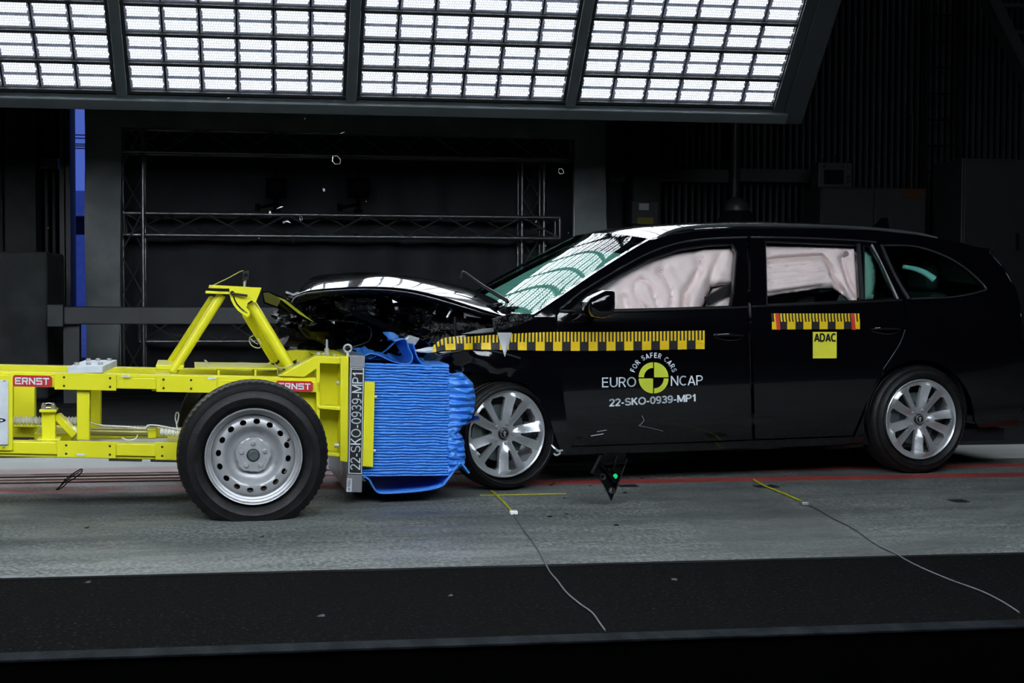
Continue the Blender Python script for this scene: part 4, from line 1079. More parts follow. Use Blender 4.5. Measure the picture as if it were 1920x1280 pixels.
# ---------------------------------------------------------------- barrier: backplate, honeycomb, curled sheets
bar = empty('deformable_barrier', T, 'blue crushed honeycomb barrier on an aluminium backplate, pressed into the car', 'barrier', off=(0, VN, 0))
VP = .40
bo = Vector((0, VN, 0))
def bl(px, py, v): return T.L(px, py, v) - bo
mb = MB(); mb.prism([bl(656.5, 666, VP), bl(684.5, 667, VP), bl(678.5, 923, VP), bl(649.5, 922, VP)], 1.0); mb.build('backplate', ALU, bar, bevel=.002)
mb = MB(); mb.prism([bl(656, 670.5, VP-.002), bl(684.5, 671.5, VP-.002), bl(684.5, 673, VP-.002), bl(656, 672, VP-.002)], .001, TEXTK)
a0, a1 = (657.3, 687), (683.0, 688.2); b1_, b0_ = (678.8, 889.5), (651.8, 888.5)
mb = MB(); mb.prism([bl(657.5, 687, VP-.0025), bl(683.3, 688, VP-.0025), bl(678.9, 889.5, VP-.0025), bl(652.3, 888.5, VP-.0025)], .002, TEXTK)
lb = mb.build('test_code_label', None, bar, smooth=0)
mb = MB()
def lerp2(a, b, t): return (a[0]+(b[0]-a[0])*t, a[1]+(b[1]-a[1])*t)
cr = [(657.5, 687), (683.3, 688), (678.9, 889.5), (652.3, 888.5)]; cc = (668.0, 788.2)
o_ = [(c[0]+(cc[0]-c[0])*.07, c[1]+(cc[1]-c[1])*.012) for c in cr]; i_ = [(c[0]+(cc[0]-c[0])*.17, c[1]+(cc[1]-c[1])*.025) for c in cr]
for k in range(4):
    k2 = (k+1) % 4
    mb.add([bl(*o_[k], VP-.0032), bl(*o_[k2], VP-.0032), bl(*i_[k2], VP-.0032), bl(*i_[k], VP-.0032)], [(0,1,2,3)], TEXTW)
mb.add([bl(658.2, 691.3, VP-.0033), bl(682.3, 692.3, VP-.0033), bl(682.3, 693.3, VP-.0033), bl(658.2, 692.3, VP-.0033)], [(0,1,2,3)], TEXTW)
# vertical lettering, reading upwards
text_px(mb, '22-SKO-0939-MP1', (675.3, 881), (679.6, 699), (656.3, 880.5), lambda x, y, o: bl(x, y, VP-.0035), TEXTW, bold=.115)
mb.build('lettering', None, lb, smooth=0)
mb = MB(); mb.prism([bl(650.5, 896.5, VP-.002), bl(660.3, 897, VP-.002), bl(659.3, 922, VP-.002), bl(649.3, 921.5, VP-.002)], .001, WHITE)
text_px(mb, '150mm', (652.2, 898.5), (651.8, 912), (657.5, 898.8), lambda x, y, o: bl(x, y, VP-.003), TEXTK)
mb.add([bl(653, 915.5, VP-.003), bl(656.2, 915.5, VP-.003), bl(654.5, 919.5, VP-.003)], [(0,1,2)], TEXTK)
mb.build('height_sticker', None, bar, smooth=0)
mb = MB(); c = bl(652, 653, VP+.05); mb.tube([c+Vector((math.cos(t)*.0185, 0, math.sin(t)*.0185)) for t in [2*PI*k/24 for k in range(24)]], .0055, 10, closed=True)
mb.tube([c+Vector((0,0,-.022)), c+Vector((0,0,-.042))], [.007, .010], 10); mb.build('eye_bolt', ZINC, bar)
# yellow flange
mb = MB(); mb.prism([bl(683.5, 715.5, VP-.004), bl(703, 716, VP-.004), bl(699.5, 875.5, VP-.004), bl(679.5, 874, VP-.004)], .02); fl = mb.build('yellow_flange', YEL, bar, bevel=.002)
for (px, py) in ((704, 744), (702, 845)):
    mb = MB(); c = bl(px, py, VP+.012); mb.tube([c+Vector((-.01,0,0)), c+Vector((.006,0,0))], .010, 6); mb.build('bolt', ZINC, fl)
# crushed core: sheets lying one over another
def core_strip():
    mb = MB(); rows = []
    nz_, nu = 474, 60
    for i in range(nz_+1):
        t = i/nz_; row = []
        for j in range(nu+1):
            s = j/nu
            xr = 842 + 1.0*math.sin(i*.7)
            xl = 684.5 - 6*t
            px = xl + (xr - .0*t - xl)*s
            py = 683 + (892-683)*t + s*(2.0 - 3*t) - (1-s)*3*(1-t)
            p = bl(px, py, VP+.03)
            jog = .5*round(2.6*N(s*3.1, 0, int(t*39), 1.7))
            ph = t*39.5 + .14*N(s*9, t*6, 0, 1) + .22*jog*min(1, s*4)
            fr_ = ph - math.floor(ph)
            layer = math.floor(ph)
            prot = .003*N(layer*3.7, s*1.5, 0, 1)
            bul = -.004*(math.sin(PI*fr_/.86) if fr_ < .86 else 0) + (.016 if fr_ >= .87 else 0)
            row.append((p.x, p.y + bul + prot, p.z))
        rows.append(row)
    mb.grid(rows)
    return mb
core_strip().build('crushed_core', BLUED, bar, smooth=50)
mb = MB(); a = bl(684, 684, VP+.05); b = bl(842, 891, VP+.05); mb.box((a.x, .03+.02, b.z), (b.x, .98-.02, a.z)); mb.build('core_block', BLUED, bar)
# bulged crumpled front of the barrier
def lobe(y0, y1, prof, folds, seed, name='crumpled_front'):
    mb = MB(); rows = []; n = 90; mcol = 22
    for i in range(n+1):
        t = i/n; py = y0+(y1-y0)*t; xr = smooth_lerp(prof, t); row = []
        f = (t*folds + .25*N(t*3, seed, 0, 2)); fr_ = f-math.floor(f)
        crease = max(0, 1-abs(fr_-.5)/.5)**.55 
        for j in range(mcol+1):
            s = j/mcol; a = s*PI*.62
            px = 839 + (xr-839)*math.sin(min(a, PI/2)) ** .9 if a < PI/2 else xr
            dv = -.045*crease*math.sin(min(a*1.0, PI/2))*(1-.4*s) + (0 if a < PI/2 else (a-PI/2)*.5) - .02*N(s*3, t*9, seed, 1.5)
            if a < PI/2: dv += .07*(1-math.cos(a))
            else: dv += .07
            p = bl(px + 1.2*N(t*20, s*3, seed)*s, py + 1.5*N(s*6, t*4, seed), VP+.03)
            row.append((p.x, p.y+dv, p.z))
        rows.append(row)
    mb.grid(rows); return mb.build(name, BLUE, bar, smooth=60, solid=.003)
lobe(699, 815, [(0, 868), (.12, 884), (.25, 892), (.5, 893), (.7, 888), (.85, 872), (1, 856)], 9, 1)
lobe(812, 887, [(0, 864), (.2, 872), (.5, 874), (.8, 872), (1, 848)], 6, 7)
# curled cladding sheets (profile swept across the barrier)
def sheet(name, pts, v0, v1, mt, wob=.01, th=.004, n=8, skew=0.0):
    mb = MB(); rows = []
    P = spline([bl(x, y, v0) for x, y in pts], n)
    for k in range(13):
        s = k/12; row = []
        for i, p in enumerate(P):
            q = p.copy(); q.y = p.y + (v1-v0)*s
            q.z += wob*N(i*.15, s*3, 2, 1)*s + skew*s; q.x += wob*N(i*.15, s*3, 9, 1)*s
            row.append(q)
        rows.append(row)
    mb.grid(rows); return mb.build(name, mt, bar, smooth=60, solid=th)
sheet('lower_cladding', [(681, 893), (692, 899), (698, 909), (705, 920), (716, 924.5), (750, 923.5), (790, 920), (818, 915), (832, 909)], VP+.02, 1.38, BLUE, th=.008)
sheet('lower_cladding', [(832, 909), (845, 892), (856, 876), (864, 868), (871, 875), (880, 887)], VP+.02, VP+.30, BLUE, th=.010)
sheet('upper_cladding', [(684, 667), (695, 663), (710, 666), (735, 677), (757, 682), (770, 680), (774, 668), (768, 655), (760, 636), (740, 640)], VP+.03, VP+.55, BLUE, th=.004, wob=.05)
sheet('upper_cladding', [(775, 645), (782, 668), (790, 680), (806, 694), (818, 700)], VP+.08, VP+.6, BLUE, th=.006, wob=.03)
sheet('upper_cladding', [(686, 676), (720, 660), (760, 630), (800, 640), (840, 690)], VP+.62, 1.38, BLUE, th=.004, wob=.06)
sheet('torn_sheet', [(858, 806), (872, 796), (884, 790), (900, 786)], VP+.05, VP+.12, pm('dark_blue_film', (.01, .03, .16), .25), th=.004, wob=.03)
sheet('torn_sheet', [(660, 640), (672, 600), (690, 570), (705, 572)], VP+.6, VP+.95, BLUE, th=.004, wob=.05)

# ================================================================ THE CAR
WID = 1.83
SZ = [(0.0, .10), (.18, .075), (.30, .035), (.45, .018), (.62, .006), (.76, .0), (.86, .003), (.93, .013), (1.0, .050), (1.15, .140), (1.28, .225), (1.36, .285), (1.42, .35), (1.50, .43)]
def S(u, z):
    v = smooth_lerp(SZ, z)
    if u > 2.7: v += .10*(u-2.7)**2
    if u < .35: v += .02*(.35-u) + .028*max(0, -u+.1)*N(u, z, 0, 9)*2
    return v
def CS(px, py, off=0.0, extra=0.0):
    v = .1
    for _ in range(14):
        p = CAR.L(px, py, v); v = S(p.x, p.z) + extra
    return Vector((p.x, v + off, p.z))
def cmap(extra): return lambda x, y, off: CS(x, y, off, extra)
car = empty('crashed_car', CAR, 'glossy black estate car with crushed front and inflated airbags, pushed against the barrier', 'car')
def cp(name, mb, mt=BLACKPAINT, parent=None, **kw): return mb.build(name, mt, parent or car, **kw)
def mirror_mb(mb):
    q = MB(); q.v = [(x, WID-y, z) for (x, y, z) in mb.v]; q.f = [tuple(reversed(f)) for f in mb.f]; q.mi = list(mb.mi); q.mats = list(mb.mats); return q

door_f_out = [(1045, 592), (1052, 580), (1091, 547), (1161, 505), (1217, 475), (1274, 456), (1330, 448.5), (1401, 446), (1401, 560), (1405, 640), (1408, 740), (1410, 823), (1300, 828), (1065, 836), (1055, 760), (1047, 690)]
win_f = [(1066, 582), (1100, 553), (1161, 516), (1217, 487), (1274, 468), (1330, 460), (1372, 459), (1381, 473), (1375, 549), (1370, 574.5), (1250, 578.5), (1147, 581)]
door_r_out = [(1407, 446), (1500, 446.5), (1600, 451), (1642, 454.5), (1672, 512), (1692, 561), (1697, 612), (1688, 640), (1668, 676), (1645, 710), (1628, 745), (1612, 785), (1598, 816), (1416, 822.5), (1414, 740), (1411, 640), (1407, 560)]
win_r = [(1434, 453), (1606, 460), (1612, 563.5), (1560, 566), (1437.5, 571)]
win_rq = [(1619, 461), (1632, 462), (1652, 495), (1678, 559), (1620, 562.5)]
side_top = [(1001, 594), (1012, 586), (1060, 554), (1120, 513), (1180, 475), (1228, 448), (1260, 439), (1300, 433.5), (1360, 429), (1450, 427.5), (1550, 428), (1640, 431.5), (1720, 440), (1800, 454), (1852, 469)]
rear_edge = [(1882, 503), (1905, 545), (1916, 600), (1921, 680), (1924, 750), (1905, 796), (1838, 802)]
arch_c, arch_rx, arch_ry = (1724, 790), 104, 116
arch = [(arch_c[0]+arch_rx*math.cos(t), arch_c[1]-arch_ry*math.sin(t)) for t in [PI*k/16 for k in range(0, 17)]]
arch = [(x, min(y, 826)) for x, y in arch]
quarter_win = [(1657, 461), (1717, 463), (1774, 482), (1815, 508), (1842, 536), (1838, 545), (1810, 552), (1774, 556.5), (1710, 559)]
door_top = [(1640, 452), (1600, 448.5), (1500, 444), (1404, 443.5), (1330, 446), (1274, 453), (1217, 472), (1161, 502), (1091, 544), (1050, 577), (1040, 594)]
bs = side_top + rear_edge + [(x, y) for x, y in arch if y < 800] + [(1620, 812), (1602, 820), (1616, 787), (1632, 747), (1649, 712), (1672, 678), (1692, 642), (1701, 612), (1696, 561), (1675, 511), (1646, 455)] + door_top
mb = MB(); panel(mb, bs, cmap(0), [quarter_win], sp=13, thick=.02); cp('body_side', mb, smooth=30); cp('body_side', mirror_mb(mb), smooth=30)
mb = MB(); panel(mb, door_f_out, cmap(0), [win_f], sp=13, thick=.03); df = cp('door', mb, smooth=30); cp('door', mirror_mb(mb), smooth=30)
mb = MB(); panel(mb, door_r_out, cmap(0), [win_r, win_rq], sp=13, thick=.03); dr = cp('door', mb, smooth=30); cp('door', mirror_mb(mb), smooth=30)
# sill
mb = MB(); panel(mb, [(1062, 838), (1300, 830.5), (1410, 826), (1600, 819), (1622, 816), (1622, 828), (1560, 834), (1300, 843), (1050, 852)], cmap(.012), sp=12, thick=.06); cp('sill', mb, smooth=30); cp('sill', mirror_mb(mb), smooth=30)
# fender, crumpled
def fmap(x, y, off):
    p = CS(x, y, off)
    k = max(0, min(1, (1010-x)/150)); q_ = S(p.x, .84) + off; p.y = min(p.y, q_ + .3*(p.y-q_))
    p.y += k*(.035*N(x*.02, y*.03, 0) + .012*N(x*.05, y*.05, 5)) + .06*max(0, min(1, (900-x)/90))**2
    return p
fender = [(1042, 596), (1050, 690), (1058, 762), (1066, 838), (1048, 850), (1040, 822), (1030, 788), (1012, 748), (985, 720), (950, 704), (915, 698), (875, 697), (850, 700), (835, 706), (822, 700), (806, 688), (800, 668), (812, 650), (835, 634), (880, 627), (930, 622), (965, 610), (1000, 598)]
mb = MB(); panel(mb, fender, fmap, sp=8, thick=.012); fe = cp('fender', mb, smooth=24); cp('fender', mirror_mb(mb), smooth=24)
mb = MB(); mb.tube(spline([fmap(x, y, -.006) for x, y in ((806, 690), (812, 676), (832, 664), (862, 658), (900, 655), (940, 662), (975, 672))], 5), .006, 8); cp('trim_edge', mb, BLACKTRIM, fe)
# arch liners
mb = MB()
rows = []
for k in range(20):
    t = R(-5 + 190*k/19); c = CS(950, 812); x = c.x + .345*math.cos(t); z = .30 + .37*math.sin(t)
    rows.append([(x, .10, z), (x, .45, z)])
mb.grid(rows); cp('arch_liner', mb, BLACKTRIM, solid=.006); cp('arch_liner', mirror_mb(mb), BLACKTRIM, solid=.006)
mb = MB(); rows = []
for k in range(20):
    t = R(-5 + 190*k/19); c = CS(1727, 784); x = c.x + .335*math.cos(t); z = .33 + .36*math.sin(t)
    rows.append([(x, .07, z), (x, .45, z)])
mb.grid(rows); cp('arch_liner', mb, BLACKTRIM, solid=.006); cp('arch_liner', mirror_mb(mb), BLACKTRIM, solid=.006)
# hanging liner edge over the front wheel
mb = MB(); mb.grid([[fmap(x, y, .03 + .05*j) for x, y in ((846, 704), (870, 690), (900, 684), (940, 688), (980, 704), (1008, 728))] for j in range(5)]); cp('liner_edge', mb, BLACKPL, solid=.008)

# top shell: windscreen, roof, tailgate
prof_w = [CS(x, y) for x, y in ((1004, 592), (1012, 587), (1060, 555), (1120, 514), (1180, 476), (1226, 449.5))]
prof_r = [CS(x, y) for x, y in ((1226, 449.5), (1258, 440), (1300, 434), (1360, 430), (1450, 428), (1550, 428.5), (1640, 432), (1720, 441), (1800, 455), (1852, 470))]
prof_t = [CS(x, y) for x, y in ((1852, 470), (1882, 504), (1905, 546), (1916, 600), (1921, 680), (1924, 750), (1905, 797))]
def loft(prof, n, bow, crown, nt=40, bp_=2.0):
    P = spline(prof, n); rows = []; m_ = len(P)-1
    for i, p in enumerate(P):
        s = i/m_; row = []
        for j in range(nt+1):
            t = j/nt; k = 1-abs(2*t-1)**bp_; kk = 1-abs(2*t-1)**2.8
            v = p.y + (WID-2*p.y)*t
            row.append((p.x + lerp(bow, s)*k, v, p.z + lerp(crown, s)*kk))
        rows.append(row)
    return rows
mb = MB(); rw = loft(prof_w, 8, [(0, -.15), (1, -.15)], [(0, .01), (.6, .03), (1, .05)], bp_=3.0); mb.grid([r[1:-1] for r in rw]); ws = cp('windscreen', mb, WSGLASS); ws['label'] = 'greenish glass reflecting the lamp rows'
mb = MB(); mb.grid([[r[0], tuple(Vector(r[0]).lerp(Vector(r[1]), 1.0))] for r in rw]); cp('pillar_edge', mb, BLACKPAINT, solid=.004)
mb = MB(); rr_ = loft(prof_r, 8, [(0, -.15), (.12, -.10), (.4, 0), (.9, .03), (1, .06)], [(0, .05), (.15, .055), (.5, .055), (1, .04)], bp_=3.0); mb.grid(rr_); cp('roof', mb, BLACKPAINT)
mb = MB(); rt = loft(prof_t, 8, [(0, .06), (.3, .10), (1, .14)], [(0, .04), (.25, .02), (.5, 0), (1, 0)]); mb.grid(rt); cp('tailgate', mb, BLACKPAINT, solid=.01)
# spoiler
mb = MB(); a = CS(1852, 470); rows = []
for j in range(21):
    t = j/20; k = 1-(2*t-1)**2; v = a.y+.05 + (WID-2*a.y-.1)*t; x = a.x+.03+.06*k; z = a.z+.035*k
    rows.append([(x-.10, v, z+.012), (x+.02, v, z+.012), (x+.03, v, z-.002), (x-.08, v, z-.01)])
mb.grid(rows); cp('roof_spoiler', mb, BLACKPAINT, solid=.004)
# window trims
def trim(path, r, mt=BLACKTRIM, off=-.004, name='window_trim', closed=False, parent=None, n=4):
    mb = MB(); pts = [CS(x, y, off) for x, y in path]
    if not closed: pts = spline(pts, n)
    mb.tube(pts, r, 8, closed=closed); return cp(name, mb, mt, parent)
SATIN = pm('satin_black_trim', (.05, .052, .056), .3, .4, ns=5)
trim(list(win_f), .006, BLACKTRIM, closed=True, parent=df); trim(list(win_r), .006, BLACKTRIM, closed=True, parent=dr); trim(list(win_rq), .005, BLACKTRIM, closed=True, parent=dr)
trim([(1049, 580), (1091, 546), (1161, 504), (1217, 474), (1274, 455), (1330, 447.5), (1400, 445)], .005, SATIN, parent=df)
trim([(1407, 445), (1500, 446), (1600, 450.5), (1642, 454)], .005, SATIN, parent=dr)
trim([(1634, 459), (1650, 490), (1668, 528), (1683, 560)], .006, STEEL, parent=dr)
trim([(1609, 458), (1613, 510), (1616.5, 563)], .012, SATIN, parent=dr)
trim([(1652, 459), (1672, 505), (1688, 535), (1704, 560)], .009, SATIN)
trim([(1657, 460), (1717, 462), (1774, 481), (1815, 507), (1848, 539), (1838, 546), (1810, 553), (1774, 557.5), (1708, 560)], .005, SATIN)
trim([(1050, 583), (1147, 583.5), (1250, 580.5), (1370, 577), (1404, 575)], .007, BLACKTRIM, parent=df)
trim([(1409, 574.5), (1500, 571), (1612, 566), (1690, 562)], .007, BLACKTRIM, parent=dr)
# B-pillar gloss covers
for pl, pa in (([(1384, 450), (1400, 449), (1400, 573), (1376, 574), (1381, 520)], df), ([(1409, 450), (1431, 452), (1434, 570), (1409, 572)], dr)):
    mb = MB(); panel(mb, pl, cmap(-.006), sp=9, thick=.006); cp('pillar_cover', mb, BLACKPAINT, pa)
# tinted fixed glass (mirror sail, rear quarter)
mb = MB(); panel(mb, win_rq, cmap(.012), sp=10, thick=0); cp('quarter_glass', mb, TINT, dr)
mb = MB(); panel(mb, quarter_win, cmap(.010), sp=12, thick=0); g_ = cp('quarter_glass', mb, TINT); g_['label'] = 'dark tinted glass'; cp('quarter_glass', mirror_mb(mb), TINT)
mb = MB(); panel(mb, [(1062, 584), (1100, 553), (1122, 541), (1122, 584)], cmap(.01), sp=9, thick=.008); cp('mirror_sail', mb, BLACKTRIM, df)
# roof rails
for mir in (0, 1):
    pts = [CS(x, y, .02) + Vector((0, 0, .0)) for x, y in ((1236, 447), (1252, 438), (1275, 430), (1310, 425), (1360, 422.5), (1450, 422), (1550, 424), (1640, 429), (1720, 438), (1760, 447))]
    pts = [(p.x, WID-p.y if mir else p.y, p.z) for p in pts]
    mb = MB(); mb.tube(spline(pts, 5), .0115, 10); cp('roof_rail', mb, pm('rail_satin', (.10, .105, .11), .3, .5))
# antenna fin
mb = MB(); a = CAR.L(1626, 426, .92); b = CAR.L(1666, 426, .92); c = CAR.L(1665, 408, .92); c2 = CAR.L(1652, 409, .92)
zz = .03
mb.add([a + Vector((0, 0, -zz)), (b.x, .90, b.z-zz), (b.x, .955, b.z-zz), (c.x, .925, c.z), (c2.x, .925, c2.z), (a.x+.02, .90, a.z-zz), (a.x+.02, .95, a.z-zz)], [(0,5,4),(0,4,6),(5,1,3,4),(6,4,3,2),(1,2,3)])
cp('antenna_fin', mb, BLACKPAINT, smooth=20)
# door handles
for (cx_, cy_, pa) in ((1366, 627, df), (1660, 615, dr)):
    mb = MB()
    pts = spline([CS(cx_-26, cy_+2, .0), CS(cx_-20, cy_, -.022), CS(cx_, cy_-1, -.034), CS(cx_+20, cy_, -.030), CS(cx_+27, cy_+1, .0)], 5)
    mb.tube(pts, [.008 + .003*math.sin(PI*k/(len(pts)-1)) for k in range(len(pts))], 10); cp('door_handle', mb, BLACKPAINT, pa)
    mb = MB(); mb.tube(spline([CS(cx_-24, cy_+6, -.002), CS(cx_, cy_+11, -.002), CS(cx_+22, cy_+8, -.002), CS(cx_+27, cy_-1, -.002)], 5), .0022, 6); cp('handle_recess_edge', mb, SATIN, pa)
# near wing mirror
mm = [(1094, 566), (1101, 558), (1118, 549), (1128, 543.5), (1140, 542.5), (1146.5, 545), (1147, 570), (1145.5, 587), (1138, 594), (1122, 597), (1106, 593), (1097, 582)]
def mirror_shell(extra, mir=False):
    mb = MB(); cx_ = 1122; cy_ = 570
    rings = []
    base = CAR.L(1122, 570, 0)
    for (sc, v) in ((.55, -.245), (.85, -.235), (.97, -.205), (1.0, -.16), (.98, -.11), (.85, -.07), (.4, -.05)):
        rings.append([CAR.L(cx_+(x-cx_)*sc, cy_+(y-cy_)*sc, -.16) + Vector((0, v+.16, 0)) for x, y in mm])
    mb.grid(rings, closed=True); n = len(mm); k = len(mb.v)
    mb.f.append(tuple(range(n))); mb.mi.append(0); mb.f.append(tuple(reversed(range(k-n, k)))); mb.mi.append(0)
    a = CAR.L(1108, 590, -.10); mb.tube([a, Vector((a.x+.01, .03, a.z+.005))], [.03, .022], 10)
    return mb
mb = mirror_shell(0); mo = cp('wing_mirror', mb, BLACKPAINT, df, smooth=50)
fm = mirror_mb(mb); cp('wing_mirror', fm, BLACKPAINT, smooth=50)
# panel gap glints and dents on front door
mb = MB(); mb.tube(spline([CS(1697, 618, -.001), CS(1688, 642, -.001), CS(1672, 668, -.001), CS(1656, 692, -.001)], 4), .0015, 6); cp('door_edge', mb, SATIN, dr)

# hood: raised and folded
nearE = [(546, 572), (556, 556), (600, 546), (680, 541.5), (745, 546.5), (800, 557), (870, 577), (930, 594), (985, 607)]
crest = [(543, 540), (552, 529), (590, 518), (680, 511.5), (780, 519), (860, 538), (915, 560), (950, 577), (985, 596)]
VHN = .12
PN = spline([CAR.L(x, y, VHN) for x, y in nearE], 6); PC = spline([CAR.L(x, y, .90) for x, y in crest], 6)
mb = MB(); rows = []
nP = len(PN)
for i in range(nP):
    row = []; s = i/(nP-1)
    for j in range(41):
        t = j/40; tt = 1-abs(2*t-1)
        k = math.sin(tt*PI/2)**.75
        u = PN[i].x + (PC[i].x-PN[i].x)*k; z = PN[i].z + (PC[i].z-PN[i].z)*k
        v = VHN + (WID-2*VHN)*t
        z += .012*N(u*4, v*4, 0)*(1-s) + .010*math.sin(v*9+u*2)*max(0, .35-s)
        u += .03*N(v*5, 3, 0)*max(0, .25-s)*4 + .42*t*t*max(0, 1-s*1.6)**1.5
        row.append((u, v, z))
    rows.append(row)
mb.grid(rows); hood = cp('bonnet', mb, BLACKPAINT, smooth=60, solid=.012); hood['label'] = 'buckled bonnet arched up above the engine bay'
# hood inner brace, folded lip
mb = MB(); mb.grid([[(p.x, p.y+.01, p.z) for p in PN], [(p.x+.03, p.y+.05, p.z-.03) for p in PN], [(p.x+.05, p.y+.25, p.z-.02) for p in PN]]); cp('bonnet_inner_frame', mb, CRUMP, solid=.006)
mb = MB(); a = CS(1004, 592); mb.box((a.x-.02, .16, .35), (a.x+.02, WID-.16, a.z-.02)); mb.box((a.x-.30, .20, a.z-.16), (a.x, WID-.20, a.z-.08)); cp('bulkhead', mb, BLACKTRIM)
mb = MB(); panel(mb, [(925, 598), (960, 588), (1003, 589), (1014, 586), (1052, 578), (1046, 616), (1000, 622), (930, 630)], lambda x, y, off: CS(x, y, off+.022+.012*N(x*.05, y*.08, 0)), sp=7, thick=.01); cp('cowl_side', mb, CRUMP, smooth=24)
# cowl, wipers
mb = MB(); rows = []
for j in range(21):
    t = j/20; k = 1-(2*t-1)**2; a = prof_w[0]
    v = .10 + (WID-.2)*t
    rows.append([(a.x-.16-.17*k, v, a.z-.06), (a.x-.08-.17*k, v, a.z-.01), (a.x+.02-.17*k, v, a.z+.005)])
mb.grid(rows); cp('cowl', mb, BLACKTRIM, solid=.01)
mb = MB(); pts = [CAR.L(867, 509, .55), CAR.L(872, 512, .55), CAR.L(905, 536, .5), CAR.L(948, 562, .45), CAR.L(975, 582, .4)]
mb.tube(pts, [.006, .009, .010, .011, .012], 8); mb.tube([CAR.L(864, 522, .56), CAR.L(867, 510, .55)], .006, 8); cp('wiper_arm', mb, BLACKTRIM)
mb = MB(); mb.tube([CAR.L(1070, 470, .9), CAR.L(1085, 459, .9)], .01, 6); 
# underbody and inner tub
mb = MB(); a = CS(1060, 845); b = CS(1600, 828); mb.box((a.x-.15, .12, .17), (b.x+1.05, WID-.12, .24)); cp('underbody', mb, BLACKTRIM)
mb = MB(); mb.box((a.x+.05, .30, .24), (a.x+.12, WID-.30, .88)); mb.box((a.x-.02, .35, .62), (a.x+.38, WID-.35, .86)); cp('dashboard', mb, SEAT, bevel=.03)
for v0 in (.30, .98):
    for (u0, nm) in ((1.25, 'front_seat'), (2.15, 'rear_seat')):
        mb = MB(); mb.box((u0, v0, .32), (u0+.52, v0+.52, .50))
        mb.add([(u0+.42, v0, .48), (u0+.56, v0, .46), (u0+.80, v0+.04, 1.04), (u0+.68, v0+.04, 1.06), (u0+.42, v0+.52, .48), (u0+.56, v0+.52, .46), (u0+.80, v0+.48, 1.04), (u0+.68, v0+.48, 1.06)], [(0,1,2,3),(7,6,5,4),(0,4,5,1),(1,5,6,2),(2,6,7,3),(3,7,4,0)])
        mb.box((u0+.70, v0+.14, 1.06), (u0+.79, v0+.38, 1.22)); cp(nm, mb, SEAT, bevel=.03)
# inner side panel closing the view down inside
mb = MB(); mb.box((2.75, .30, .5), (3.15, WID-.30, .90)); cp('load_area', mb, SEAT)

# airbags
def bag(mb, outer, gap, height, seams=(), dots=(), pleats=None, sp=6, edge=22):
    V, fs = cdt(outer, [], sp)
    pts = []
    for (x, y) in V:
        d = dist_poly((x, y), outer); h = height*min(1, d/edge)**.5
        for (pl, depth, wd) in seams:
            dd = 1e9
            for a, b in zip(pl, pl[1:]):
                dx, dy = b[0]-a[0], b[1]-a[1]; q = dx*dx+dy*dy; t = max(0, min(1, ((x-a[0])*dx+(y-a[1])*dy)/q)); dd = min(dd, math.hypot(x-a[0]-t*dx, y-a[1]-t*dy))
            h -= depth*math.exp(-(dd/wd)**2)
        for (cx_, cy_, depth, rad) in dots: h -= depth*math.exp(-(math.hypot(x-cx_, y-cy_)/rad)**2)
        h += .006*N(x*.06, y*.06, 0) + .003*N(x*.2, y*.2, 0)
        if pleats: h += pleats(x, y)
        p = CS(x, y, 0, gap+height-h); pts.append((p.x, p.y, p.z))
    mb.add(pts, fs)
    return mb
ba = [(1050, 610), (1060, 585), (1110, 545), (1165, 500), (1230, 468), (1330, 450), (1378, 450), (1386, 470), (1384, 522), (1374, 533), (1350, 534), (1332, 538), (1325, 558), (1314, 580), (1312, 612), (1140, 612)]
mb = MB(); bag(mb, ba, .05, .10,
    seams=[([(1170, 560), (1176, 585)], .04, 8), ([(1202, 524), (1216, 528), (1226, 545), (1232, 572), (1240, 600)], .032, 4), ([(1200, 523), (1192, 532), (1190, 550), (1198, 566), (1212, 578)], .03, 4),
           ([(1245, 515), (1258, 535), (1262, 555), (1258, 580)], .038, 5), ([(1308, 512), (1300, 530), (1285, 550), (1284, 600)], .06, 8), ([(1285, 560), (1288, 600)], .03, 6),
           ([(1150, 560), (1175, 575), (1220, 582)], .018, 6), ([(1262, 500), (1240, 492), (1215, 500)], .015, 6), ([(1296, 462), (1300, 480)], .02, 8), ([(1330, 537), (1340, 500), (1352, 480)], .035, 7), ([(1335, 515), (1378, 520)], .012, 7)],
    dots=[(1240, 506, .055, 9), (1312, 489, .055, 9), (1189, 537, .008, 3)], sp=5)
AB = cp('curtain_airbag', mb, AIRBAG, smooth=80, solid=.004); AB['label'] = 'inflated pinkish-white airbag behind the front side window'
for (px, py, rr) in ((1240, 505.5, .013), (1312, 489.5, .013)):
    mb = MB(); c = CS(px, py, 0, .072); mb.lathe([(0, 0), (rr*.3, -.001), (rr*.3, -.001)], c, 10, TEXTK); mb.lathe([(rr*.8, -.002), (rr, -.003), (rr*1.15, -.001)], c, 20, AIRBAGP); mb.build('tether_patch', None, AB)
mb = MB(); bag(mb, [(1318, 600), (1326, 560), (1336, 542), (1384, 530), (1388, 600)], .13, .05, sp=6, seams=[([(1328, 570), (1384, 545)], .02, 4)]); cp('side_airbag', mb, AIRBAG, smooth=80, solid=.004)
mb = MB(); a = CS(1326, 564, 0, .10); b = CS(1376, 536, 0, .10); mb.beam(a, b, .05, .03, up=(0, 1, 0)); cp('seat_belt', mb, TAPEK)
def pl(x, y):
    k = max(0, min(1, (1548-x)/14))*max(0, min(1, (y-484)/6))
    yy = y + (x-1440)*.09*(y-470)/60.0
    return .013*k*abs(math.sin(yy*.27 + .6*math.sin(x*.025)))
rb = [(1420, 452), (1450, 456), (1606, 452), (1620, 465), (1622, 572), (1600, 571), (1588, 561), (1574, 550), (1560, 541), (1548, 543), (1534, 541), (1515, 546), (1490, 549), (1460, 553), (1430, 560), (1420, 560)]
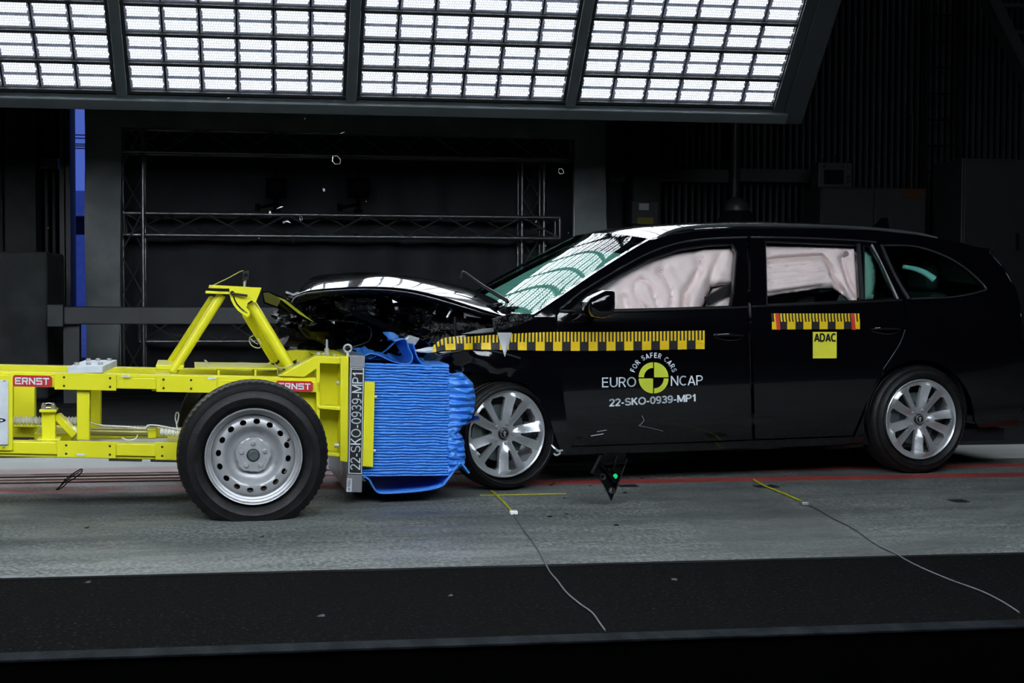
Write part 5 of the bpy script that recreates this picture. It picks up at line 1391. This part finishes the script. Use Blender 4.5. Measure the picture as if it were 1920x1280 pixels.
mb = MB(); bag(mb, rb, .05, .09, seams=[([(1430, 490), (1460, 484), (1540, 479), (1552, 490), (1562, 520), (1580, 546)], .05, 4), ([(1578, 484), (1584, 505), (1592, 530), (1604, 555)], .045, 5), ([(1560, 500), (1580, 540)], .02, 6)], dots=[(1586, 478, .04, 8)], pleats=pl, sp=2.6, edge=14)
RB = cp('curtain_airbag', mb, AIRBAG, smooth=80, solid=.004); RB['label'] = 'pleated pinkish-white airbag hanging behind the rear side window'
mb = MB(); c = CS(1586, 477.5, 0, .078); mb.lathe([(0, -.002), (.006, -.003), (.018, -.004), (.022, -.001)], c, 20, pm('patch_mauve', (.25, .18, .2), .8)); mb.build('tether_patch', None, RB)
mb = MB(); bag(mb, [(1614 + 0, 462), (1624, 466), (1636, 480), (1642, 505), (1641, 530), (1636, 562), (1612, 566)], .055, .06, sp=6); cp('curtain_airbag', mb, AIRBAG, smooth=80, solid=.004)
# rounded pale bags behind the windscreen
mb = MB(); rows = []; nr = len(rw)
for i in range(nr):
    q = i/(nr-1); row = []
    for j in range(3, len(rw[0])-3):
        t = j/(len(rw[0])-1); p = rw[i][j]; e_ = min(1, min(t-.06, .94-t)/.12)*min(1, q/.12)*min(1, (1-q)/.14 + .02)
        dep = .05 + .16*(1-max(0, e_)**.5) + .012*N(q*5, t*7, 0)
        row.append((p[0]+dep*.7, p[1], p[2]-dep))
    rows.append(row)
mb.grid(rows[2:-1])
cp('front_airbag', mb, AIRBAG, smooth=80)
# sunvisor / mirror pod seen in the screen
mb = MB(); c = CAR.L(1085, 462, .9); mb.beam(CAR.L(1070, 470, .9), CAR.L(1122, 446, .9), .02, .05, up=(0,0,1)); cp('sensor_pod', mb, BLACKTRIM)
# pale arc of a reflection, modelled as a tube behind the rear quarter glass
mb = MB(); mb.tube(spline([CS(x, y, 0, .10) for x, y in ((1694, 500), (1715, 504), (1735, 512), (1752, 524))], 5), [.012+.010*k/15 for k in range(16)], 10); cp('reflection_arc', mb, WHITE)

# wheels
c = CAR.L(950, 813.5, 0.0)
alloy_wheel(car, (c.x, .02, c.z), rz=R(9), rot=R(67), tyre_kw=dict(r=.288, c=(.022, .1, -.012), flat=-c.z+.002, bulge=.02))
alloy_wheel(car, (c.x, WID-.02, c.z), rot=R(30), mirror=True)
c = CAR.L(1731.5, 782.5, 0.0)
alloy_wheel(car, (c.x, .025, .318), rot=R(66))
alloy_wheel(car, (c.x, WID-.025, .318), rot=R(10), mirror=True)
mb = MB(); mb.tube([(c.x, .12, .30), (c.x, WID-.12, .30)], .04, 10); cp('rear_axle', mb, BLACKTRIM)

# measuring tape along the near side
def tape(topf, botf, x0, x1, pitch, mapf, base_name, parent, phase=0.0, slant=0.0):
    mb = MB()
    def quad(xa, xb, ta, tb, m, off, n=1):
        for k in range(n):
            p, q = xa+(xb-xa)*k/n, xa+(xb-xa)*(k+1)/n
            def P(x, t): 
                y0 = topf(x); y1 = botf(x); return mapf(x + slant*(t-1)*(1 if t < .5 else 0), y0+(y1-y0)*t, off)
            tm = (ta+tb)/2; mb.add([P(p, ta), P(q, ta), P(q, tm), P(p, tm), P(q, tb), P(p, tb)], [(0,1,2,3), (3,2,4,5)], m)
    quad(x0, x1, 0, 1, TAPEK, -.005, n=170)
    k = 0; x = x1
    w5 = pitch/5.0
    while x > x0 + 1:
        # ticks from the right end: five per pitch; solid block covers three ticks
        for j in range(5):
            xa = x - j*w5 - w5*.52
            if xa < x0: break
            quad(xa, xa+w5*.52, 0.0, .52, TAPEY, -.0085)
        xb = max(x0, x - w5*2.55)
        quad(xb, x, .52, 1.0, TAPEY, -.0085, n=4)
        x -= pitch
    o = mb.build(base_name, None, parent, smooth=0); return o
ttop = lambda x: smooth_lerp([(812, 651), (835, 633.5), (880, 630.5), (930, 627), (990, 623.5), (1040, 622), (1150, 622), (1320, 619.5)], x)
tbot = lambda x: smooth_lerp([(812, 661), (835, 656.5), (880, 655), (930, 655.5), (990, 656.5), (1040, 657.5), (1150, 657), (1320, 654)], x)
o = tape(ttop, tbot, 812, 1320, 33.4, lambda x, y, off: (fmap(x, y, off-.008*min(1, (1043-x)/20)) if x < 1043 else CS(x, y, off)), 'measuring_tape', car); o['label'] = 'yellow and black measuring tape along fender and front door'
mb = MB(); mb.grid([[fmap(x, y, -.01-.02*j*(1-k/3)) for k, (x, y) in enumerate(((776, 657), (790, 655), (805, 651), (822, 650)))] if j == 0 else [fmap(x, y, -.012) for k, (x, y) in enumerate(((776, 658), (790, 661), (805, 662), (818, 660)))] for j in (0, 1)])
cp('tape_end', mb, WHITE, o, solid=.001)
o2 = tape(lambda x: 587.3, lambda x: 617.5 - (x-1445)*.005, 1446, 1611, 30.2, CS, 'measuring_tape', dr, slant=1.5); o2['label'] = 'short yellow and black tape on the rear door'
for xa in (1454, 1595):
    mb = MB(); mb.grid([[CS(xa-2+3*j/6, 587+31*j/6, -.009), CS(xa+5.5+2.5*j/6, 587+31*j/6, -.009)] for j in range(7)]); cp('red_marker', mb, TAPER, o2, smooth=0)
# yellow sticker with lettering
mb = MB(); mb.grid([[CS(1523+44.8*i/6, 622+49.5*j/10, -.006) for i in range(7)] for j in range(11)]); s_ = cp('club_sticker', mb, STICK, dr, smooth=0); s_['label'] = 'square yellow sticker with black letters'
mb = MB(); text_px(mb, 'ADAC', (1525, 640), (1566, 640), (1525, 625), lambda x, y, o: CS(x, y, -.008), TEXTK, bold=.22); mb.build('lettering', None, s_, smooth=0)
# programme logo
LC = (1224.6, 708.0); LR = 27.0
mb = MB()
def arcp(r0, r1, t0, t1, off=-.006, m=LOGOY, n=12, shift=(0, 0)):
    a = []; b = []
    for k in range(n+1):
        t = t0+(t1-t0)*k/n
        a.append(CS(LC[0]+shift[0]+r0*math.cos(t), LC[1]+shift[1]-r0*math.sin(t)*1.04, off)); b.append(CS(LC[0]+shift[0]+r1*math.cos(t), LC[1]+shift[1]-r1*math.sin(t)*1.04, off))
    mb.add(a+b, [(i, i+1, n+2+i, n+1+i) for i in range(n)], m)
g = 1.0
arcp(.3, LR, 0, PI/2, shift=(g, -g)); arcp(17, LR, PI/2, PI, shift=(-g, -g)); arcp(.3, LR, PI, 1.5*PI, shift=(-g, g)); arcp(18, LR, 1.5*PI, 2*PI, shift=(g, g))
lo = mb.build('logo_disc', None, df, smooth=0)
mb = MB(); text_px(mb, 'EURO', (1128, 726), (1192, 724.8), (1128, 707.5), lambda x, y, o: CS(x, y, -.006), TEXTW, bold=.125); mb.build('lettering', None, df, smooth=0)
mb = MB(); text_px(mb, 'NCAP', (1257, 723), (1317, 721.5), (1257, 704.5), lambda x, y, o: CS(x, y, -.006), TEXTW, bold=.125); mb.build('lettering', None, df, smooth=0)
mb = MB(); text_px(mb, '22-SKO-0939-MP1', (1141.5, 761.5), (1303.5, 752), (1141.3, 748), lambda x, y, o: CS(x, y, -.006), TEXTW, bold=.19); mb.build('lettering', None, df, smooth=0); mb = MB()
# lettering on an arc
word = 'FOR SAFER CARS'
adv = {'F': 1.0, 'O': 1.25, 'R': 1.12, ' ': .62, 'S': 1.05, 'A': 1.12, 'E': 1.02, 'C': 1.15}
tot = sum(adv[c] for c in word); ang = R(166); t = ang; dA = (R(166)-R(14))/tot
for ch in word:
    half = adv[ch]*dA/2; t -= half
    if ch != ' ':
        V, fs, asp_ = text_geo(ch, .19)
        hgt = 9.2; wd_ = min(hgt*asp_, adv[ch]*dA*37*1.12)*.93
        pts = []
        for a, b in V:
            lx = (a-.5)*wd_; ly = 36.5 + b*hgt
            # rotate so that the letter's up points outwards at angle t
            ux, uy = math.cos(t), math.sin(t); rx, ry = math.sin(t), -math.cos(t)
            X = LC[0] + ux*ly + rx*lx; Y_ = LC[1] - (uy*ly + ry*lx)*1.03
            pts.append(CS(X, Y_, -.006))
        mb.add(pts, fs, TEXTW)
    t -= half
mb.build('lettering', None, df, smooth=0)
# scuffed highlights: torn paint scratches on the door
mb = MB(); mb.tube(spline([CS(x, y, -.002) for x, y in ((1203, 779), (1207, 788), (1198, 798))], 4), .0015, 6, ALLOY); mb.tube(spline([CS(x, y, -.002) for x, y in ((1198, 798), (1220, 802), (1243, 808))], 4), .001, 6, ALLOY)
mb.tube([CS(1108, 817, -.003), CS(1131, 813, -.003)], .0022, 6, ALLOY); mb.tube([CS(1119, 809, -.003), CS(1137, 806, -.003)], .0012, 6, ALLOY)
mb.build('scratch', None, df)

# crushed front end
def crumple(name, c, size, seed, mt=CRUMP, n=34, amp=.35, parent=None, flat=50):
    mb = MB(); rows = []; m_ = n*2
    for i in range(1, n):
        t = PI*i/n; row = []
        for k in range(m_):
            a = 2*PI*k/m_
            d = Vector((math.sin(t)*math.cos(a), math.sin(t)*math.sin(a), math.cos(t)))
            q = Vector([math.copysign(abs(x)**.6, x) for x in d])
            s = 1 + amp*noise.cell(d*3.1+Vector((seed, 0, 0)))*.6 + amp*noise.noise(d*2.4+Vector((seed, seed, 0)))*1.2 + amp*.6*noise.noise(d*7+Vector((0, seed, 0))) + amp*.35*noise.noise(d*17+Vector((0, seed, 5)))
            row.append((c[0]+q.x*size[0]*s, c[1]+q.y*size[1]*s, c[2]+q.z*size[2]*s))
        rows.append(row)
    mb.grid(rows, closed=True); k = len(mb.v)
    mb.f.append(tuple(range(m_))); mb.mi.append(0); mb.f.append(tuple(reversed(range(k-m_, k)))); mb.mi.append(0)
    return mb.build(name, mt, parent or car, smooth=flat)
def cb(x0, y0, x1, y1, v0, v1):
    a = CAR.L(x0, y0, (v0+v1)/2); b = CAR.L(x1, y1, (v0+v1)/2)
    return ((a.x+b.x)/2, (v0+v1)/2, (a.z+b.z)/2), (abs(b.x-a.x)/2, (v1-v0)/2, abs(a.z-b.z)/2)
for nm, bx, seed, mt in (
    ('front_bumper', (548, 590, 745, 668, .45, 1.15), 1, BLACKPL),
    ('grille', (548, 552, 620, 606, .25, .90), 2, CRUMP),
    ('radiator', (600, 552, 700, 620, .30, 1.5), 3, CRUMP),
    ('engine', (690, 560, 900, 650, .45, 1.45), 4, CRUMP),
    ('battery_box', (720, 575, 800, 628, .22, .55), 5, CRUMP),
    ('strut_tower', (860, 592, 950, 660, .32, .60), 6, CRUMP),
    ('inner_wing', (770, 575, 940, 640, .24, .34), 7, CRUMP),
    ('headlight', (640, 560, 700, 590, .16, .30), 8, BLACKPL)):
    c_, s_ = cb(*bx); crumple(nm, c_, s_, seed*3.3, mt)
# loose struts, pipes and brackets in the bay
mb = MB(); mb.beam(CAR.L(662, 586, .14), CAR.L(750, 623, .14), .02, .03); mb.beam(CAR.L(664, 590, .15), CAR.L(745, 628, .15), .01, .015); cp('strut_bar', mb, BLACKPAINT)
mb = MB(); mb.tube([CAR.L(853, 594, .16), CAR.L(853, 632, .16)], .008, 8); cp('bonnet_stay', mb, BLACKTRIM)
mb = MB(); mb.tube(spline([CAR.L(x, y, .2) for x, y in ((838, 595), (846, 582), (858, 578), (870, 584), (872, 596))], 4), .006, 8); cp('hinge', mb, ZINC)
mb = MB(); poly_ = [(868, 582), (900, 588), (960, 592), (955, 598), (900, 596), (872, 592)]
mb.prism([CAR.L(x, y, .17) for x, y in poly_], .01); cp('wing_flange', mb, ALLOY)
mb = MB(); mb.prism([CAR.L(x, y, .16) for x, y in ((866, 626), (905, 616), (960, 612), (965, 618), (900, 624))], .01); cp('inner_bracket', mb, ALLOY)
mb = MB(); mb.grid([[fmap(x0+(x1-x0)*i/5, y, -.024-.006*math.sin(PI*i/5)) for i in range(6)] for (x0, x1, y) in ((930, 957, 623), (933, 955, 632), (936, 953, 642), (939, 950, 652), (941, 947, 660), (943.5, 944.5, 668))]); q = cp('wing_highlight', mb, pm('painted_highlight', (.75, .78, .80), .35, .3)); q['label'] = 'bright painted highlight on the wing'  # specular highlight on the wing, painted as a bright triangle
mb = MB(); mb.prism([CAR.L(x, y, .10) for x, y in ((757, 637), (768, 628), (788, 634), (780, 646), (770, 651), (760, 648))], .04); q = cp('lamp_fragment', mb, SHARD, bevel=.006)
mb = MB(); mb.tube(spline([CAR.L(x, y, .25) for x, y in ((560, 590), (600, 600), (650, 602), (692, 612), (690, 640), (640, 655))], 5), .004, 6); cp('wire_loom', mb, TAPEK)
random.seed(11)
for k in range(46):
    px = random.uniform(560, 960); py = random.uniform(556, 640)
    if px < 700: py = random.uniform(548, 640)
    p = CAR.L(px, py, .14 + random.random()*.10)
    if k % 3 == 0: d = 1
    sx = random.uniform(.004, .018)
    mb = MB(); pts = [p + Vector([random.uniform(-1, 1)*sx for _ in range(3)]) for _ in range(4)]
    mb.add(pts, [(0,1,2), (0,2,3), (0,3,1), (1,3,2)]); cp('broken_piece', mb, random.choice([SHARD, BLACKPL, CRUMP, BLACKPAINT, BLACKPAINT]), smooth=0)
mb = MB(); a = CAR.L(1044, 838, .02)     # torn bracket at the sill
mb.tube(spline([CAR.L(1034, 834, .02), CAR.L(1042, 842, .0), CAR.L(1050, 848, .0), CAR.L(1044, 853, .0), CAR.L(1038, 850, .0)], 4), .006, 6); mb.tube([CAR.L(1043, 845, 0), CAR.L(1055, 844, 0)], .006, 6); cp('torn_bracket', mb, SHARD)
mb = MB(); mb.tube([CAR.L(1550, 838, .5), CAR.L(1618, 832, .3)], .02, 8); cp('exhaust_pipe', mb, DISC)

# ================================================================ DEBRIS AND FLOOR CABLES
def slab_px(fr, pts, v, th, mb, m=None, bend=0):
    mb.prism([fr.L(x, y, v) + Vector((0, bend*(x-pts[0][0]), 0)) for x, y in pts], th, m)
FP = Frame((CAR.world(CAR.L(540, 570, -.05)).x, CAR.world(CAR.L(540, 570, -.05)).y, 0), R(0))
mb = MB(); slab_px(FP, [(491, 547), (503, 546), (530, 557), (560, 580), (591, 606), (575, 602), (545, 588), (520, 578), (494, 568)], 0, .008, mb, BLACKPAINT, bend=.0015)
slab_px(FP, [(493, 549), (503, 548), (528, 560), (520, 575), (497, 566)], -.004, .003, mb, pm('painted_olive_reflection', (.10, .10, .02), .25, coat=.5), bend=.0015)  # this and the next overlay: the trolley's yellow reflection, painted on
slab_px(FP, [(520, 556), (535, 562), (591, 606), (560, 588)], -.005, .003, mb, pm('painted_yellow_reflection', (.35, .36, .02), .3, coat=.5), bend=.0015)
tag(mb.build('flying_fragment', None, frame=FP), 'bent glossy black panel fragment with a painted yellow sheen flying left of the bonnet', 'debris')

BR = Frame(tuple(floor_pt(1148, 950)), R(6)); BR.o.z = 0
r = empty('flying_bracket', BR, 'black plastic bracket with a green tag dropping beside the front wheel', 'bracket')
bp_ = [(1122, 852), (1134, 853), (1136, 848), (1183, 851), (1180, 866), (1172, 890), (1160, 915), (1152, 932), (1148, 940), (1143, 930), (1130, 908), (1118, 893), (1101, 883)]
holes_ = [[(1126.5+5*math.cos(t), 892.5+5.5*math.sin(t)) for t in [2*PI*k/12 for k in range(12)]], [(1147+4.6*math.cos(t), 919.5+5*math.sin(t)) for t in [2*PI*k/12 for k in range(12)]]]
mb = MB(); panel(mb, bp_, lambda x, y, o: BR.L(x, y, 0) + Vector((0, o + .0016*(x-1140), 0)), holes_, sp=7, thick=.012); mb.build('plate', BLACKPL, r, smooth=30)
mb = MB()
for a, b in (((1122, 853), (1101, 883)), ((1124, 868), (1178, 870)), ((1140, 877), (1170, 892)), ((1122, 870), (1158, 908)), ((1182, 862), (1152, 925)), ((1138, 878), (1150, 905)), ((1158, 855), (1150, 880))):
    A_, B_ = BR.L(*a, 0), BR.L(*b, 0); A_.y += .0016*(a[0]-1140)-.012; B_.y += .0016*(b[0]-1140)-.012; mb.beam(A_, B_, .006, .02, up=(0, 1, 0))
mb.build('ribs', BLACKPL, r, bevel=.001)
for (cx_, cy_) in ((1126.5, 892.5), (1147, 919.5)):
    mb = MB(); p = BR.L(cx_, cy_, 0); p.y += .0016*(cx_-1140); mb.lathe([(.0125, -.012), (.016, -.012), (.016, .002), (.0125, .002)], p, 20, closed=True); mb.build('boss', SATIN, r)
mb = MB(); mb.prism([BR.L(x, y, 0) + Vector((0, -.014, 0)) for x, y in ((1148, 889), (1153, 886.5), (1156.5, 890), (1156, 895), (1152, 897), (1148, 892))], .003); q = mb.build('green_tag', GREEN, r); q['label'] = 'small bright green tag'

def loop_thing():
    fr = Frame(tuple(floor_pt(125, 925)), 0); fr.o.z = 0
    mb = MB()
    mb.tube(spline([fr.L(x, y, 0) for x, y in ((105, 918), (112, 912), (120, 902), (126, 896), (138, 887), (150, 880), (154, 880), (152, 886), (140, 896), (128, 903), (116, 914), (107, 918))], 4), .0035, 6)
    mb.tube(spline([fr.L(x, y, .01) for x, y in ((108, 917), (120, 905), (136, 892), (152, 882))], 4), .003, 6); mb.tube([fr.L(120, 897, 0), fr.L(132, 905, 0)], .003, 6)
    tag(mb.build('plastic_clip', BLACKTRIM, frame=fr), 'black twisted plastic clip flying in front of the trolley, left of the wheel', 'debris')
loop_thing()

def cable(name, pts, r, mt, label, cat='cable'):
    P = spline([floor_pt(x, y, r + .001 + .012) if False else floor_pt(x, y, r+.001) for x, y in pts], 8)
    mb = MB(); mb.tube(P, r, 8); tag(mb.build(name, mt), label, cat)
cable('sensor_tape', [(921, 920), (930, 927), (945, 942), (957, 955), (962, 960)], .0048, CABY, 'yellow taped end of the floor cable below the front wheel')
cable('floor_cable', [(962, 961), (972, 978), (986, 998), (1003, 1020), (1018, 1045), (1030, 1070), (1045, 1088), (1062, 1110), (1085, 1130), (1110, 1148), (1124, 1167), (1135, 1182)], .0032, CABLE, 'thin grey cable snaking from the front wheel across concrete and asphalt')
cable('sensor_tape', [(1413, 899), (1425, 906), (1440, 913), (1470, 925), (1500, 938), (1508, 942)], .0048, CABY, 'yellow taped end of the floor cable below the rear door')
cable('floor_cable', [(1508, 943), (1535, 955), (1560, 970), (1600, 990), (1640, 1018), (1680, 1038), (1700, 1050), (1730, 1065), (1780, 1086), (1840, 1108), (1880, 1128), (1911, 1148)], .0032, CABLE, 'thin grey cable running to the lower right across concrete and asphalt')
for (x, y, lab) in ((963, 960, 'small pale cable connector at the yellow tape below the front wheel'), (1508, 943, 'small dark cable connector at the yellow tape below the rear door')):
    mb = MB(); p = floor_pt(x, y, .012); mb.box((p.x-.018, p.y-.02, .002), (p.x+.018, p.y+.02, .020)); tag(mb.build('cable_connector', WHITEP if x < 1000 else ALU, bevel=.004), lab, 'connector')
# thin yellow line and tapes on the floor
mb = MB(); a = floor_pt(900, 928, .002); b = floor_pt(1060, 924, .002); mb.box((a.x, a.y-.008, .001), (b.x, a.y+.008, .003)); tag(mb.build('floor_tape', CABY), 'thin yellow tape line on the concrete below the front tyre', 'tape')
for (x, y, w_, h_, lab) in ((1797, 939, 30, .05, 'black tape patch on the concrete below the rear bumper'), (1437, 912, 42, .045, 'grey tape patch under the yellow cable end below the rear door'), (1178, 911, 34, .04, 'dark tape patch on the concrete beside the flying bracket')):
    p = floor_pt(x, y); q = floor_pt(x+w_/2, y); mb = MB(); dx = abs(q.x-p.x); mb.box((p.x-dx, p.y-h_, .001), (p.x+dx, p.y+h_, .003)); tag(mb.build('tape_patch', TAPEK), lab, 'tape')
# pale patches of old paint on the joint
for (x0, x1, y) in ((0, 36, 1083), (118, 200, 1081)):
    mb = MB(); a = floor_pt(x0, y); b = floor_pt(x1, y-1); rows = []
    for k in range(13):
        x = a.x+(b.x-a.x)*k/12; h_ = .03*math.sin(PI*(k+.5)/13)**.4*(1+.4*N(k*.9, y, 0)); rows.append([(x, a.y-h_*.7, .003), (x, a.y+h_, .003)])
    mb.grid(rows); tag(mb.build('paint_patch', pm('pale_paint', (.20, .23, .24), .6, ns=20)), 'pale worn paint patch on the floor joint, ' + ('at the left edge' if x0 == 0 else 'right of the first patch'), 'paint patch')

# shards in the air
random.seed(5)
SH = [(631, 300, 8, 'frame'), (1052, 321, 5, 'frame'), (607, 356, 3, 'drop'), (642, 249, 6, 'sliver'), (525, 389, 7, 'sliver'), (506, 398, 3, 'drop'), (537, 415, 7, 'frame2'), (564, 409, 5, 'drop'),
      (91, 427, 2.5, 'chip'), (428, 184, 3, 'sliver'), (486, 445, 2, 'chip'), (1005, 415, 3, 'chip'), (1066, 437, 1.6, 'chip'), (687, 377, 1.6, 'chip'), (711, 371, 1.4, 'chip'), (571, 223, 1.6, 'chip'), (627, 189, 1.3, 'chip'), (1023, 461, 1.8, 'chip'), (990, 513, 1.2, 'chip'), (590, 400, 1.5, 'chip')]
DESC = {(631, 300): 'clear bent plastic ring fragment floating above the bonnet', (1052, 321): 'small clear square fragment floating left of the windscreen top', (607, 356): 'tiny teardrop fragment between the two truss cameras', (642, 249): 'bright sliver below the gantry beam, near the top truss', (525, 389): 'bright sliver beside the left truss camera', (506, 398): 'tiny fragment just left of the left truss camera clamp', (537, 415): 'flat clear fragment over the middle truss', (564, 409): 'curled clear fragment over the middle truss, right of the flat one', (428, 184): 'tiny bright sliver against the gantry beam'}
CHIP = {(91, 427): 'white speck floating before the wall left of the door gap', (486, 445): 'tiny chip just below the middle truss, left of the left truss camera', (1005, 415): 'small bright chip at the right end of the middle truss', (1066, 437): 'tiny chip floating just left of the windscreen top', (687, 377): 'tiny chip right of the right truss camera', (711, 371): 'tiny chip farther right of the right truss camera, slightly higher', (571, 223): 'tiny chip under the gantry beam, left of the bright sliver', (627, 189): 'tiny chip in front of the gantry bottom beam', (1023, 461): 'tiny chip floating left of the windscreen, below the truss end', (990, 513): 'tiny chip above the wiper arm', (590, 400): 'tiny chip over the middle truss between the two cameras'}
for (x, y, s, kind) in SH:
    Z = 8.2 + random.uniform(-.5, .4); c = at_depth(x, y, Z); k = Z/F_PX
    fr = Frame(tuple(c), random.uniform(-.4, .4)); mb = MB()
    if kind == 'frame':
        pts = [(-s*.8, -s*.9), (s*.2, -s), (s, -s*.1), (s*.9, s*.8), (-s*.4, s), (-s, s*.3)]
        mb.tube([Vector((a*k, random.uniform(-.3, .3)*s*k, -b*k)) for a, b in pts], k*.7, 6, closed=True)
    elif kind == 'frame2':
        pts = [(-s, s*.2), (s*.3, -s*.3), (s*1.2, s*.4), (s*.2, 0), (-s*.9, s*.5)]
        mb.tube([Vector((a*k, random.uniform(-.2, .2)*s*k, -b*k)) for a, b in pts], k*.8, 6, closed=True)
    elif kind == 'drop':
        pts = [(-s*.5, -s), (s*.4, -s*.6), (s*.6, s*.5), (0, s), (-s*.3, s*.2)]
        mb.tube([Vector((a*k, 0, -b*k)) for a, b in pts], k*.6, 6, closed=True)
    elif kind == 'sliver':
        mb.add([(-s*k, 0, -s*.35*k), (s*.2*k, -s*.3*k, -s*.05*k), (s*k, 0, s*.35*k), (s*.1*k, s*.3*k, s*.25*k)], [(0,1,2),(0,2,3),(0,3,1),(1,3,2)])
    else:
        mb.add([Vector([random.uniform(-1, 1)*s*k for _ in range(3)]) for _ in range(4)], [(0,1,2),(0,2,3),(0,3,1),(1,3,2)])
    o = mb.build('plastic_shard', SHARD, frame=fr, smooth=0)
    tag(o, DESC.get((x, y), CHIP.get((x, y), 'bright speck')), 'shard', 'tiny airborne chips' if (x, y) not in DESC else 'airborne shards')
# ring fragment left of the bonnet and clear strip on the trolley
fr = Frame(tuple(T.world(tl(478, 640, .8))), 0); fr.o.z = 0; mb = MB()
mb.tube(spline([fr.L(x, y, 0) for x, y in ((475, 629), (469, 632), (468, 640), (474, 649), (486, 652), (490, 646), (487, 639), (482, 634))], 4), .0035, 6)
mb.tube(spline([fr.L(x, y, 0) for x, y in ((470, 634), (476, 641), (484, 645))], 3), .002, 6)
tag(mb.build('plastic_ring', SHARD, frame=fr, smooth=0), 'clear curled plastic ring flying beside the right mast leg', 'debris')
fr = Frame(tuple(T.world(tl(388, 680, .8))), 0); fr.o.z = 0; mb = MB()
mb.prism([fr.L(x, y, 0) for x, y in ((382, 674), (387, 675), (396, 688), (391, 688))], .01)
tag(mb.build('plastic_strip', SHARD, frame=fr), 'clear plastic strip lying on the trolley deck between the mast legs', 'debris')
# crumbs on the floor under the impact
random.seed(8)
spots = [(1033, 910), (1038, 907), (1171, 924), (1204, 897), (1062, 964), (1107, 911), (162, 990), (165, 988), (491, 1006), (1030, 969), (1156, 985), (1058, 934), (165, 1092), (602, 1155), (1265, 1087), (845, 1117)]
CR = ['dark crumb at the red line right behind the front tyre', 'dark crumb touching the front tyre at the red line', 'leaf-shaped black crumb right of the dropping bracket tip', 'pale crumb on the red line right of the dropping bracket', 'dark crumb on the concrete right of the first floor cable', 'dark crumb on the red line left of the dropping bracket', 'dark crumb on the wet concrete left of the trolley wheel', 'second dark crumb on the wet concrete left of the trolley wheel', 'dark crumb on the concrete just below the trolley wheel', 'dark crumb on the concrete beside the bend of the first floor cable', 'dark crumb on the concrete below the dropping bracket', 'dark crumb left of the shadow of the dropping bracket', 'pale crumb on the asphalt below the pale paint patches', 'pale crumb on the asphalt in the lower middle left', 'pale crumb on the asphalt right of the first floor cable', 'pale crumb on the asphalt just left of the first floor cable']
for ci, (x, y) in enumerate(spots):
    p = floor_pt(x, y); s = random.uniform(.005, .011) * (1.6 if x in (1033, 1171) else 1); ra = random.uniform(0, 6)
    mb = MB(); P5 = [(p.x+s*(1+.8*random.random())*math.cos(ra+a), p.y+s*(1+1.2*random.random())*math.sin(ra+a), .001) for a in (0, 1.1, 2.5, 3.6, 5)]; T5 = [(p.x+(q[0]-p.x)*.7+s*.2, p.y+(q[1]-p.y)*.6, s*random.uniform(.3, .8)) for q in P5]
    mb.add(P5+T5, [(4,3,2,1,0), (5,6,7,8,9)] + [(i, (i+1) % 5, (i+1) % 5+5, i+5) for i in range(5)])
    tag(mb.build('floor_crumb', BLACKPL if y < 1080 else CONCB, smooth=0), CR[ci], 'debris', 'broken crumbs on the floor')
